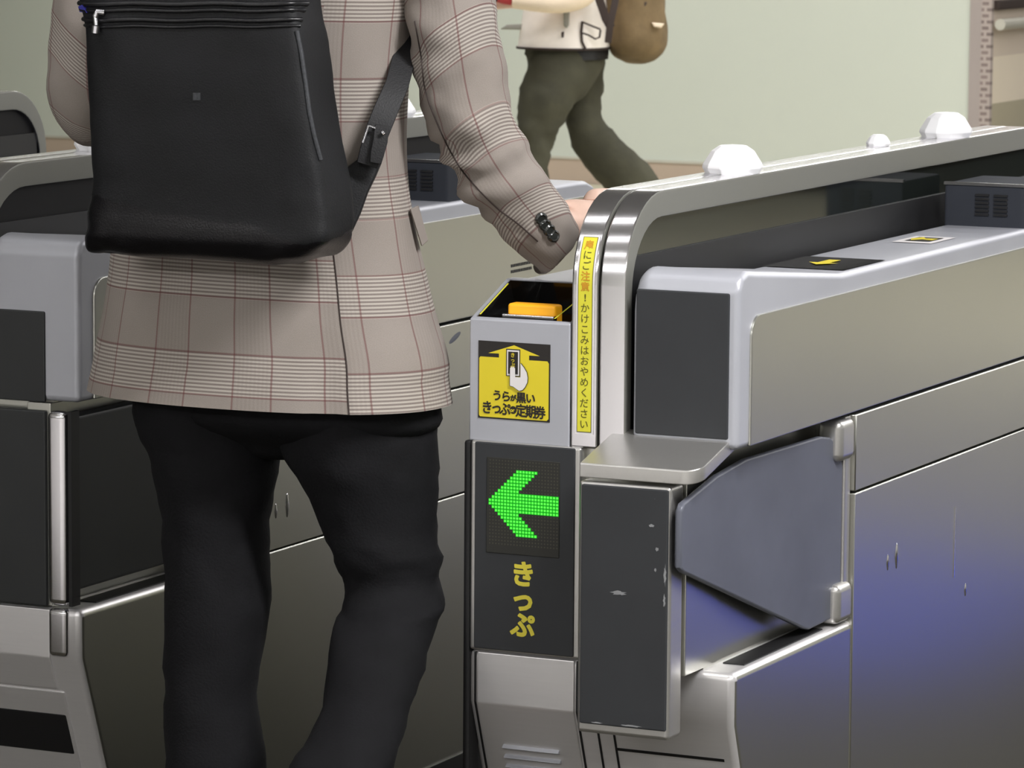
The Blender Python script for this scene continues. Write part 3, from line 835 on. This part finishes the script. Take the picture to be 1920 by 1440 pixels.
def head_mesh(c, face, s, par, hairpar_mat='hair'):
    """hair cap over the head the body mesh carries; face = direction looked at"""
    mb = MB(); side = face.cross(V((0, 0, 1))).normalized()
    bmesh.ops.create_uvsphere(mb.bm, u_segments=24, v_segments=16, radius=1)
    dead = []
    for v in mb.bm.verts:
        p = v.co.copy()
        if p.y > .35 and p.z < .45 or p.z < -.62: dead.append(v)
        v.co = c + side * p.x * .086 * s + face * p.y * .108 * s + V((0, 0, 1)) * p.z * .125 * s
    bmesh.ops.delete(mb.bm, geom=dead, context='VERTS')
    crumple(mb.bm, .004, 60, 3)
    return mb.done('hair', hairpar_mat, par, 60)

# ---- the man in the plaid jacket
MD = 5.56
mbase = at(500, 742, MD); mbase.z = 0
man = thing('person', mbase, 'person in a beige plaid jacket and black trousers reaching over the gate, seen from behind', 'person')
N, E = {}, []
pel = at(500, 720, MD)
N['pelvis'] = (pel, (.10, .07)); N['waist'] = (at(500, 480, MD), (.115, .08)); N['chest'] = (at(465, 150, MD), (.13, .09))
N['neckbase'] = (at(470, -120, MD), (.06, .055)); N['neck'] = (at(470, -190, MD), .052); N['jaw'] = (at(472, -245, MD - .02 + .06), (.062, .07)); N['skull'] = (at(470, -320, MD + .04), (.074, .088)); N['crown'] = (at(470, -375, MD + .03), (.055, .066))
E += [('pelvis', 'waist'), ('waist', 'chest'), ('chest', 'neckbase'), ('neckbase', 'neck'), ('neck', 'jaw'), ('jaw', 'skull'), ('skull', 'crown')]
N['nose'] = (at(470, -290, MD + .04) + V((0, .105, 0)), .012); E.append(('skull', 'nose'))
N['rsh'] = (at(790, -70, 5.46), .045); N['relb'] = (at(893, 240, 5.47), .038); N['rwrist'] = (at(1056, 426, 5.545), (.024, .02))
N['lsh'] = (at(200, -70, 5.66), .045); N['lelb'] = (at(150, 200, 5.64), .036); N['lwrist'] = at(200, 130, 5.86), (.024, .02)
E += [('neckbase', 'rsh'), ('rsh', 'relb'), ('relb', 'rwrist'), ('neckbase', 'lsh'), ('lsh', 'lelb'), ('lelb', 'lwrist')]
hd = V((.20, .97, .10)).normalized(); up_ = V((.55, -.52, .65)); up_ = (up_ - hd * up_.dot(hd)).normalized(); lat = up_.cross(hd).normalized()
if lat.z < 0: lat = -lat
hand_nodes(N, E, 'r', N['rwrist'][0], hd, lat, up_, 1.18, .22)
hd2 = V((.3, .9, .1)).normalized(); up2 = V((-.3, .1, .9)); up2 = (up2 - hd2 * up2.dot(hd2)).normalized()
hand_nodes(N, E, 'l', N['lwrist'][0], hd2, up2.cross(hd2).normalized() * -1, up2, 1.05, .5)
for s_, hip, knee, ank in (('l', (400, 800, 5.60), (407, 1110, 5.60), (415, 1730, 5.60)), ('r', (660, 790, 5.52), (733, 1090, 5.52), (545, 1715, 5.24))):
    N[s_ + 'hip'] = (at(*hip), .062); N[s_ + 'knee'] = (at(*knee), .040); N[s_ + 'ank'] = (at(*ank), .030)
    E += [('pelvis', s_ + 'hip'), (s_ + 'hip', s_ + 'knee')]
    if s_ == 'r':
        N['rshin'] = (at(700, 1279, 5.44), .036); N['rcalf'] = (at(641, 1440, 5.365), .034)
        E += [('rknee', 'rshin'), ('rshin', 'rcalf'), ('rcalf', 'rank')]
    else: E.append(('lknee', 'lank'))
    toe = N[s_ + 'ank'][0] + V((0, .13, -.06)); toe.z = max(toe.z, .035)
    N[s_ + 'toe'] = (toe, (.03, .02)); E.append((s_ + 'ank', s_ + 'toe'))
body = skin_mesh('body', N, E, 'skin', man, 'pelvis')
head_mesh(N['skull'][0] + V((0, 0, .015)), V((0, 1, 0)), 1.02, man)
# jacket
NJ = 96
rows = [(160, 842, 742, .150), (170, 836, 700, .148), (180, 830, 650, .144), (194, 812, 580, .138), (205, 796, 500, .130), (205, 780, 420, .122), (195, 768, 340, .118), (182, 762, 250, .118),
        (170, 764, 150, .122), (160, 772, 50, .126), (158, 782, -40, .126), (175, 785, -90, .118), (235, 715, -130, .095), (340, 600, -158, .075), (385, 555, -185, .065)]
rows = dense(rows, 4)
VENT = int(NJ * .865)   # column of the vent on the right of the back
vent_k = [k for k in range(NJ)]
rings = [sil_ring(l, r, y, MD, B, NJ, 2.3) for l, r, y, B in rows]
mb = MB(); mb.loft(rings, cap=False, voff=lambda k: .020 if VENT <= k < NJ or k < 12 else 0.0)
hemz = rings[0][0].z
crumple(mb.bm, .007, 7, 1, (1, 1, .6), lambda c: 1.0 if c.z > hemz + .04 else .35)
# vent: the right-hand panel lies over the back panel below the waist
for i, r in enumerate(mb.R):
    f = max(0, 1 - i / 22)
    for k in range(VENT, VENT + 10):
        w_ = max(0, 1 - (k - VENT) / 10)
        v = r[k % NJ]; v.co += (v.co - V((mbase.x, mbase.y, v.co.z))).normalized() * .006 * f * w_
    for k in range(VENT - 3, VENT):
        v = r[k]; v.co -= (v.co - V((mbase.x, mbase.y, v.co.z))).normalized() * .004 * f
vent_line = [mb.R[i][VENT].co.copy() for i in range(0, 22)]
jacket = mb.done('jacket', 'plaid_wool', man, 75)
MB().tube(vent_line, .0011, 6).done('vent_edge', 'piping_brown', jacket, 60)  # dark tube drawn as the vent's seam and its shadow line
sl = path_tube([(790, -120, 5.47, 150), (830, -60, 5.455, 174), (845, 20, 5.45, 174), (856, 100, 5.45, 172), (870, 180, 5.455, 172), (890, 246, 5.46, 168), (916, 300, 5.475, 164), (950, 350, 5.49, 156), (994, 406, 5.515, 140), (1036, 456, 5.54, 118), (1044, 464, 5.544, 114)], 48, 6)
mb = MB(); mb.loft(sl, cap=False, uoff=.03)
elbow = at(925, 290, 5.47); arm_dir = (at(1040, 456, 5.54) - at(860, 140, 5.45)).normalized()
outer = (at(1000, 240, 5.47) - at(880, 320, 5.47)).normalized()
mb.bm.normal_update()
for v, nrm in [(v, v.normal.copy()) for v in mb.bm.verts]:
    q = (v.co - elbow).dot(arm_dir)
    h = math.exp(-((q + .005) / .085) ** 2) * math.sin(q * 2 * math.pi / .047 + 1.6 * nrm.dot(outer) + 2 * noise.noise(v.co * 14))
    h += .5 * math.exp(-((q + .19) / .07) ** 2) * math.sin(q * 2 * math.pi / .06 + 2.2 * nrm.x)
    v.co += nrm * h * .0064 * (.22 + .78 * max(0, nrm.dot(outer)) ** .7)
crumple(mb.bm, .009, 13, 2, (1, 1, 1), lambda c: .6 + .9 * math.exp(-((c - elbow).length / .12) ** 2))
crumple(mb.bm, .004, 30, 5)
def caster(bm):
    bmesh.ops.recalc_face_normals(bm, faces=bm.faces)
    tree = BVHTree.FromBMesh(bm)
    def cast(px, py, off=0.0):
        d = ray(px, py).normalized(); p, n, i, t = tree.ray_cast(CAM, d)
        if p is None: p, n, i, t = tree.find_nearest(at(px, py, 5.4))
        return p + n * off, n
    return cast
on_sleeve = caster(mb.bm)
seam_pts = [on_sleeve(a, b, .0006)[0] for a, b in dense(((778, 40), (790, 105), (798, 170), (824, 240), (852, 296), (880, 336), (928, 386), (972, 420), (1008, 452)), 6)]
sleeve = mb.done('sleeve', 'plaid_wool', jacket, 75)
MB().tube(seam_pts, .0011, 6).done('sleeve_seam', 'piping_brown', sleeve, 60)
for i, (px, py) in enumerate(((1014, 409), (1021, 421), (1029, 431), (1037, 442))):
    p, nrm = on_sleeve(px, py); a = nrm.cross(V((0, 0, 1))).normalized(); b = a.cross(nrm)
    mb = MB(); rr = [[p + nrm * h + (a * math.cos(t) + b * math.sin(t)) * r for t in [2 * math.pi * k / 16 for k in range(16)]] for r, h in ((.0085, -.004), (.0085, .003), (.0065, .005), (.005, .0035), (.001, .0035))]
    mb.loft(rr); mb.done('button', 'button_dark', sleeve, 40)
sl = path_tube([(235, -115, 5.62, 130), (190, -60, 5.63, 150), (160, 20, 5.63, 140), (150, 100, 5.63, 124), (152, 175, 5.63, 124), (168, 215, 5.66, 118), (200, 205, 5.74, 100), (215, 160, 5.82, 85)], 36, 5)
mb = MB(); mb.loft(sl, cap=False); crumple(mb.bm, .008, 12, 7)
mb.done('sleeve', 'plaid_wool', jacket, 75)
pf = MB(); q = [at(768, 392, 5.47), at(783, 385, 5.50), at(801, 452, 5.50), at(790, 462, 5.47)]
nn = V((.5, -.6, .1)).normalized() * .006
pf.loft([[p for p in q], [p + nn for p in q]]); pf.bevel(.0015, 2, 40)
pf.done('pocket_flap', 'plaid_wool', jacket, 40)
# trousers
def leg(rows, d_of, seed, amp):
    R = dense(rows, 4)
    rg = [sil_ring(l, r, y, d_of(y), None, 44) for l, r, y in R]
    mb = MB(); mb.loft(rg, cap=True)
    crumple(mb.bm, amp, 11, seed, (1, 1, 1.6)); crumple(mb.bm, amp * .4, 26, seed + 1, (1, 1, 2.2))
    return mb
L = [(240, 560, 660), (243, 556, 720), (248, 545, 770), (258, 530, 815), (272, 524, 850), (293, 517, 923), (302, 510, 995), (306, 507, 1080), (309, 504, 1173), (305, 485, 1275), (306, 493, 1362), (307, 501, 1440), (312, 505, 1540), (322, 502, 1640), (335, 490, 1740), (340, 485, 1765)]
Rr = [(490, 826, 660), (500, 824, 720), (515, 822, 780), (528, 823, 845), (566, 824, 912), (602, 823, 1005), (622, 832, 1042), (640, 826, 1082), (640, 834, 1134), (622, 816, 1175), (606, 790, 1279), (588, 764, 1362), (545, 738, 1440), (505, 700, 1540), (478, 655, 1640), (462, 612, 1720), (460, 600, 1745)]
mb = leg(L, lambda y: 5.60, 11, .006)
m2 = leg(Rr, lambda y: 5.52 - max(0, y - 1090) / 625 * .28, 14, .008)
mb.loft([sil_ring(l, r, y, MD, B, 44, 2.2) for l, r, y, B in dense([(300, 770, 600, .10), (246, 822, 660, .12), (248, 824, 740, .12), (256, 823, 785, .115), (330, 750, 822, .07), (420, 640, 845, .045), (480, 560, 858, .02)], 3)])
tmp = bpy.data.meshes.new('tmp'); m2.bm.to_mesh(tmp); m2.bm.free(); mb.bm.from_mesh(tmp); bpy.data.meshes.remove(tmp)
mb.done('trousers', 'trousers_black', man, 75)
def shoe(ank, yaw, pitch_, name='shoe', mat='shoe_black', s=1.0, par=None):
    mb = MB(); rg = []
    for y, hw, h, z0 in ((-.07, .022, .05, .005), (-.062, .032, .075, 0), (-.03, .036, .085, 0), (.02, .037, .075, 0), (.07, .041, .055, 0), (.12, .045, .042, 0), (.165, .040, .034, .002), (.195, .022, .024, .006)):
        rg.append([V((hw * math.cos(t) * s, y * s, (z0 + (h - z0) * .5 + (h - z0) * .5 * math.sin(t)) * s)) for t in [2 * math.pi * k / 18 for k in range(18)]])
    Mx = Matrix.Rotation(yaw, 3, 'Z') @ Matrix.Rotation(pitch_, 3, 'X')
    base = V((ank.x, ank.y, 0))
    rg = [[Mx @ p for p in r] for r in rg]
    lo = min(p.z for r in rg for p in r)
    mb.loft([[p + base + V((0, 0, -lo + .001)) for p in r] for r in rg])
    return mb.done(name, mat, par, 60, 0)
shoe(N['lank'][0], 0, 0, par=man); shoe(N['rank'][0] + V((0, -.02, 0)), 0, -.75, par=man)

# ---- black backpack on his back
bpk = thing('backpack', at(390, 300, 5.35), 'large black leather backpack worn on the back of the person in the plaid jacket', 'backpack')
YB, YF = -.235, -.135
def bag_ring(xl, xr, z, yb, yf, n=64, e=7):
    cx, cyy = (xl + xr) / 2, (yb + yf) / 2
    return ring(V((cx, cyy, z)), (xr - xl) / 2, (yf - yb) / 2, n, e)
def bx(px, py, y):     # x and z on the plane y
    r = ray(px, py); t = (y - CAM.y) / r.y
    return CAM + r * t
prof = []
for l, r, y, yb, yf in ((175, 540, 481, -.215, -.15), (158, 566, 477, -.228, -.14), (150, 588, 463, -.236, -.132), (151, 602, 440, -.240, -.130), (156, 602, 400, -.238, -.13), (160, 594, 340, -.238, -.13), (158, 576, 240, -.238, -.13), (155, 562, 140, -.236, -.13), (148, 552, 60, -.232, -.132),
                        (140, 546, 10, -.228, -.134), (136, 542, -50, -.222, -.136), (138, 536, -110, -.214, -.14), (150, 524, -150, -.20, -.145), (190, 500, -165, -.185, -.155)):
    a, b = bx(l, y, yb), bx(r, y, yb); prof.append((a.x, b.x, a.z * .5 + b.z * .5, yb, yf))
rg = [bag_ring(*p) for p in dense(prof, 4)]
mb = MB(); mb.loft(rg)
crumple(mb.bm, .006, 7, 21, (1, 1, 1)); crumple(mb.bm, .0025, 22, 22, (1, 1, 1.5))
crumple(mb.bm, .006, 16, 25, (1, 1, 2.2), lambda c: max(0, min(1, (1.10 - c.z) / .06)))
on_bag = caster(mb.bm)
shell_b = mb.done('bag_body', 'bag_leather', bpk, 60)
# horizontal zips across the top, vertical zip down the side
for yy, (xa, xb), rr, mt in ((8, (140, 575), .0035, 'bag_gloss'), (20, (142, 570), .003, 'bag_gloss'), (38, (144, 565), .0032, 'bag_gloss'), (50, (147, 562), .0022, 'bag_gloss')):
    pts = [on_bag(xa + (xb - xa) * k / 20, yy + 1.2 * math.sin(k * .9), .001)[0] for k in range(21)]
    MB().tube(pts, rr, 8).done('zip_seam', mt, shell_b, 60)
pts = [on_bag(a, b, .001)[0] for a, b in ((556, 58), (564, 100), (571, 150), (579, 210), (588, 255), (600, 300))]
MB().tube(pts, .0032, 8).done('side_zip', 'zip_grey', shell_b, 60)
ob = lambda a, b, c=.006: on_bag(a, b, c)[0]
mb = MB(); mb.tube([ob(198, 24, .003), ob(190, 23, .008), ob(186, 32, .008)], .0042, 8); mb.tube([ob(186, 32, .008), ob(188, 48, .008)], .0035, 8); mb.tube([ob(188, 48, .008), ob(186, 62, .007)], .0055, 8)
mb.done('zip_pull', 'chrome', shell_b, 60)
mb = MB(); q = [(148, 23), (167, 24), (158, 9), (150, 11)]; mb.loft([[ob(a, b, -.002) for a, b in q], [ob(a, b, .004) for a, b in q]]); mb.done('zip_tag', 'badge_blue', shell_b)
mb = MB(); q = [(363, 174), (376, 174), (376, 188), (363, 188)]; mb.loft([[ob(a, b, -.002) for a, b in q], [ob(a, b, .002) for a, b in q]]); mb.done('bag_badge', 'zip_grey', shell_b)
# side wing the strap is sewn to, strap, buckle
def slab_of(pts, th, mat, name, par, d):
    mb = MB(); A = [at(p[0], p[1], p[2] if len(p) > 2 else d) for p in pts]
    off = FWD * th
    mb.loft([A, [p + off for p in A]]); mb.bevel(.004, 3, 40)
    bmesh.ops.triangulate(mb.bm, faces=[f for f in mb.bm.faces if len(f.verts) > 4])
    return mb.done(name, mat, par, 50)
slab_of([(600, 340), (632, 328), (668, 300), (692, 284), (716, 300), (704, 330), (690, 360), (676, 400), (660, 435), (640, 462), (612, 474), (600, 470)], .045, 'bag_black', 'side_wing', bpk, 5.405)
def ribbon(pts, w, th, mat, name, par):
    P = [at(*p) for p in pts]; rg = []
    for i, p in enumerate(P):
        d = (P[min(i + 1, len(P) - 1)] - P[max(i - 1, 0)]).normalized(); nrm = (CAM - p).normalized(); s = d.cross(nrm).normalized(); nrm = s.cross(d)
        hw = w[i] / 2 * pts[i][2] / F_PX if isinstance(w, (list, tuple)) else w / 2 * pts[i][2] / F_PX
        rg.append([p - s * hw, p + s * hw, p + s * hw + nrm * th, p - s * hw + nrm * th])
    mb = MB(); mb.loft(rg); return mb.bevel(.0008, 1, 40).done(name, mat, par, 40)
ribbon([(775, 40, 5.50), (760, 100, 5.45), (744, 160, 5.41), (722, 210, 5.39), (706, 250, 5.388), (696, 285, 5.388), (688, 310, 5.39)], [46, 44, 44, 46, 46, 44, 40], .004, 'strap_black', 'shoulder_strap', bpk)
ribbon([(716, 235, 5.382), (713, 265, 5.380), (707, 290, 5.380), (704, 306, 5.381)], [26, 28, 26, 22], .004, 'strap_black', 'strap_tail', bpk)
MB().tube([at(680, 268, 5.375), at(691, 236, 5.375), at(704, 240, 5.375)], .0022, 8).done('buckle', 'chrome', bpk, 60)
MB().tube([at(720, 247, 5.372), at(716, 250, 5.372)], .003, 8).done('rivet', 'chrome', bpk, 60)
ribbon([(520, -125, 5.36), (600, -150, 5.40), (655, -178, 5.47), (670, -196, 5.56)], 46, .004, 'strap_black', 'shoulder_strap', bpk)

# ---- the walker in white far behind
GD = 15.5
gb = at(1080, 200, GD); gb.z = 0
walker = thing('person', gb, 'person in a white jacket and baggy olive trousers walking left along the pale wall', 'person')
def blob(rows, mat, name, par, seed=1, amp=.01, n=28, cap=True, flat=1.0, k=4):
    mb = MB(); mb.loft(path_tube(rows, n, k, flat), cap=cap); crumple(mb.bm, amp, 9, seed)
    return mb.done(name, mat, par, 75)
N, E = {}, []
N['pelvis'] = (at(1075, 85, GD), (.07, .07)); N['chest'] = (at(1075, -80, GD), (.08, .10)); N['neck'] = (at(1070, -205, GD), .05); N['head'] = (at(1060, -275, GD), (.075, .085)); N['crown'] = (at(1062, -320, GD), .055)
E += [('pelvis', 'chest'), ('chest', 'neck'), ('neck', 'head'), ('head', 'crown')]
N['nose'] = (N['head'][0] + V((-.10, 0, 0)), .012); E.append(('head', 'nose'))
N['rsh'] = (at(1085, -165, 15.3), .05); N['relb'] = (at(1095, -20, 15.28), .04); N['rwrist'] = (at(962, 4, 15.3), (.026, .022))
N['lsh'] = (at(1085, -165, 15.7), .05); N['lelb'] = (at(1090, -20, 15.72), .04); N['lwrist'] = (at(1000, -10, 15.72), (.026, .022))
E += [('chest', 'rsh'), ('rsh', 'relb'), ('relb', 'rwrist'), ('chest', 'lsh'), ('lsh', 'lelb'), ('lelb', 'lwrist')]
hand_nodes(N, E, 'r', N['rwrist'][0], V((-1, -.2, 0)).normalized(), V((0, 0, 1)), V((-.2, -1, 0)).normalized(), 1.0, .6)
hand_nodes(N, E, 'l', N['lwrist'][0], V((-1, .2, 0)).normalized(), V((0, 0, 1)), V((-.2, 1, 0)).normalized(), 1.0, .6)
for s_, hip, knee, ank in (('l', (1045, 110, 15.4), (1008, 250, 15.4), (1005, 452, 15.4)), ('r', (1088, 110, 15.58), (1106, 250, 15.6), (1238, 415, 15.6))):
    N[s_ + 'hip'] = (at(*hip), .05); N[s_ + 'knee'] = (at(*knee), .035); N[s_ + 'ank'] = (at(*ank), .03)
    E += [('pelvis', s_ + 'hip'), (s_ + 'hip', s_ + 'knee'), (s_ + 'knee', s_ + 'ank')]
    N[s_ + 'toe'] = (N[s_ + 'ank'][0] + V((-.14, -.02, -.05)), (.03, .02)); E.append((s_ + 'ank', s_ + 'toe'))
skin_mesh('body', N, E, 'skin', walker, 'pelvis', 1)
head_mesh(N['head'][0] + V((0, 0, .01)), V((-1, 0, 0)), 1.0, walker)
tr = MB()
tr.loft(path_tube([(1058, 60, GD, 140), (1058, 95, GD, 152), (1052, 130, 15.47, 140), (1034, 165, 15.42, 116), (1018, 205, 15.4, 98), (1008, 240, 15.4, 84), (1003, 275, 15.4, 70), (1003, 315, 15.4, 58), (1004, 380, 15.4, 60), (1005, 440, 15.4, 58)], 28, 4))
b2 = MB(); b2.loft(path_tube([(1080, 70, 15.55, 120), (1092, 110, 15.58, 96), (1094, 160, 15.6, 78), (1094, 205, 15.6, 74), (1102, 245, 15.6, 76), (1128, 285, 15.6, 90), (1170, 325, 15.6, 96), (1212, 372, 15.6, 84), (1238, 405, 15.6, 70)], 28, 4))
for m_, sd in ((tr, 31), (b2, 33)): (crumple(m_.bm, .018, 8, sd, (1, 1, 1.5)), crumple(m_.bm, .010, 19, sd + 5, (1, 1, 2.0)))
tmp = bpy.data.meshes.new('tmp'); b2.bm.to_mesh(tmp); b2.bm.free(); tr.bm.from_mesh(tmp); bpy.data.meshes.remove(tmp)
tr.done('trousers', 'olive_cloth', walker, 75)
shoe(N['lank'][0], math.pi / 2, 0, par=walker, s=1.05)
sh = shoe(N['rank'][0], math.pi / 2, -.9, par=walker, s=1.05); sh.location.z += .0
def fig_ring(l, r, y, d, B, n=48, e=2.4):
    c = at((l + r) / 2, y, d); a = (r - l) / 2 * d / F_PX
    return ring(c, math.sqrt(max(a * a - (B * sy) ** 2, 1e-3)) / cy, B, n, e)
mb = MB(); mb.loft([fig_ring(*r) for r in ((1000, 1138, 110, GD, .13), (1000, 1140, 85, GD, .14), (1000, 1138, 60, GD, .14))]); mb.done('undershirt', 'black_trim', walker, 60)
mb = MB(); rows = dense([(974, 1142, 88, .17), (977, 1143, 70, .17), (981, 1143, 45, .168), (986, 1143, 15, .165), (990, 1142, -30, .16), (995, 1145, -80, .16), (1000, 1150, -130, .175), (1020, 1130, -170, .14), (1045, 1095, -195, .07)], 4)
mb.loft([fig_ring(l, r, y, GD, B) for l, r, y, B in rows], cap=False); crumple(mb.bm, .006, 6, 41)
jk = mb.done('jacket', 'white_wool', walker, 75)
pts = fig_ring(973, 1143, 89, GD, .172)
MB().tube(pts + pts[:1], .005, 6, cap=False).done('hem_piping', 'piping_brown', jk, 60)
dN = 15.325
mb = MB(); mb.tube([at(1092, 40, dN), at(1090, 60, dN), at(1091, 78, dN), at(1098, 92, dN)], .005, 6); mb.done('vent_piping', 'piping_brown', jk, 60)
mb = MB(); mb.tube([at(1094, 42, dN - .01), at(1108, 48, dN - .01), at(1126, 55, dN - .01)], .004, 6); mb.tube([at(1092, 62, dN - .01), at(1104, 66, dN - .01), at(1116, 73, dN - .01), at(1124, 70, dN - .01), at(1126, 56, dN - .01)], .004, 6)
mb.done('pocket_piping', 'piping_brown', jk, 60)
slab_of([(1056, 20), (1068, 20), (1067, 48), (1062, 53), (1057, 48)], .01, 'grey_cloth', 'pocket_tab', jk, 15.31)
slab_of([(1052, 60), (1058, 58), (1057, 70), (1053, 71)], .01, 'piping_brown', 'toggle', jk, 15.31)
slab_of([(938, 54), (950, 46), (986, 44), (986, 55)], .03, 'grey_cloth', 'coat_front', jk, 15.45)
blob([(1098, -170, 15.3, 66), (1104, -90, 15.27, 62), (1098, -25, 15.24, 56), (1070, 0, 15.22, 46), (1020, 5, 15.22, 40), (965, 0, 15.25, 34)], 'cream_wool', 'sleeve', jk, 5, .006)
blob([(1098, -170, 15.7, 66), (1104, -90, 15.73, 62), (1098, -25, 15.75, 56), (1060, -5, 15.75, 44), (1005, -8, 15.73, 34)], 'cream_wool', 'sleeve', jk, 6, .006)
pouch = thing('pouch', at(940, -4, 15.25), 'small red pouch with a black strap held by the person in white', 'pouch')
blob([(915, -22, 15.25, 34), (940, -8, 15.25, 30), (962, 0, 15.25, 22)], 'red_cloth', 'pouch_body', pouch, 3, .003, 18)
blob([(930, -10, 15.24, 20), (922, 4, 15.24, 14), (915, 14, 15.24, 8)], 'black_trim', 'pouch_strap', pouch, 3, .002, 12)
tb = thing('backpack', at(1190, 40, GD), 'tan canvas backpack worn by the person in the white jacket', 'backpack')
blob([(1196, -125, GD, 60), (1194, -105, GD, 96), (1192, -60, GD, 112), (1192, 0, GD, 116), (1193, 50, GD, 118), (1194, 85, GD, 110), (1193, 108, GD, 84), (1192, 121, GD, 40)], 'tan_canvas', 'bag_body', tb, 9, .014, 32, flat=1.25)
ribbon([(1112, -60, 15.30), (1124, 0, 15.29), (1136, 35, 15.29), (1146, 52, 15.3)], 16, .008, 'piping_brown', 'shoulder_strap', tb)
ribbon([(1160, -30, 15.3), (1152, 10, 15.29), (1144, 45, 15.29), (1140, 80, 15.3)], 13, .008, 'piping_brown', 'shoulder_strap', tb)
slab_of([(1222, 42), (1246, 44), (1240, 52), (1226, 50)], .02, 'cream_wool', 'bag_label', tb, 15.36)
slab_of([(1196, 0), (1214, 4), (1208, 16), (1194, 10)], .02, 'piping_brown', 'bag_buckle', tb, 15.36)
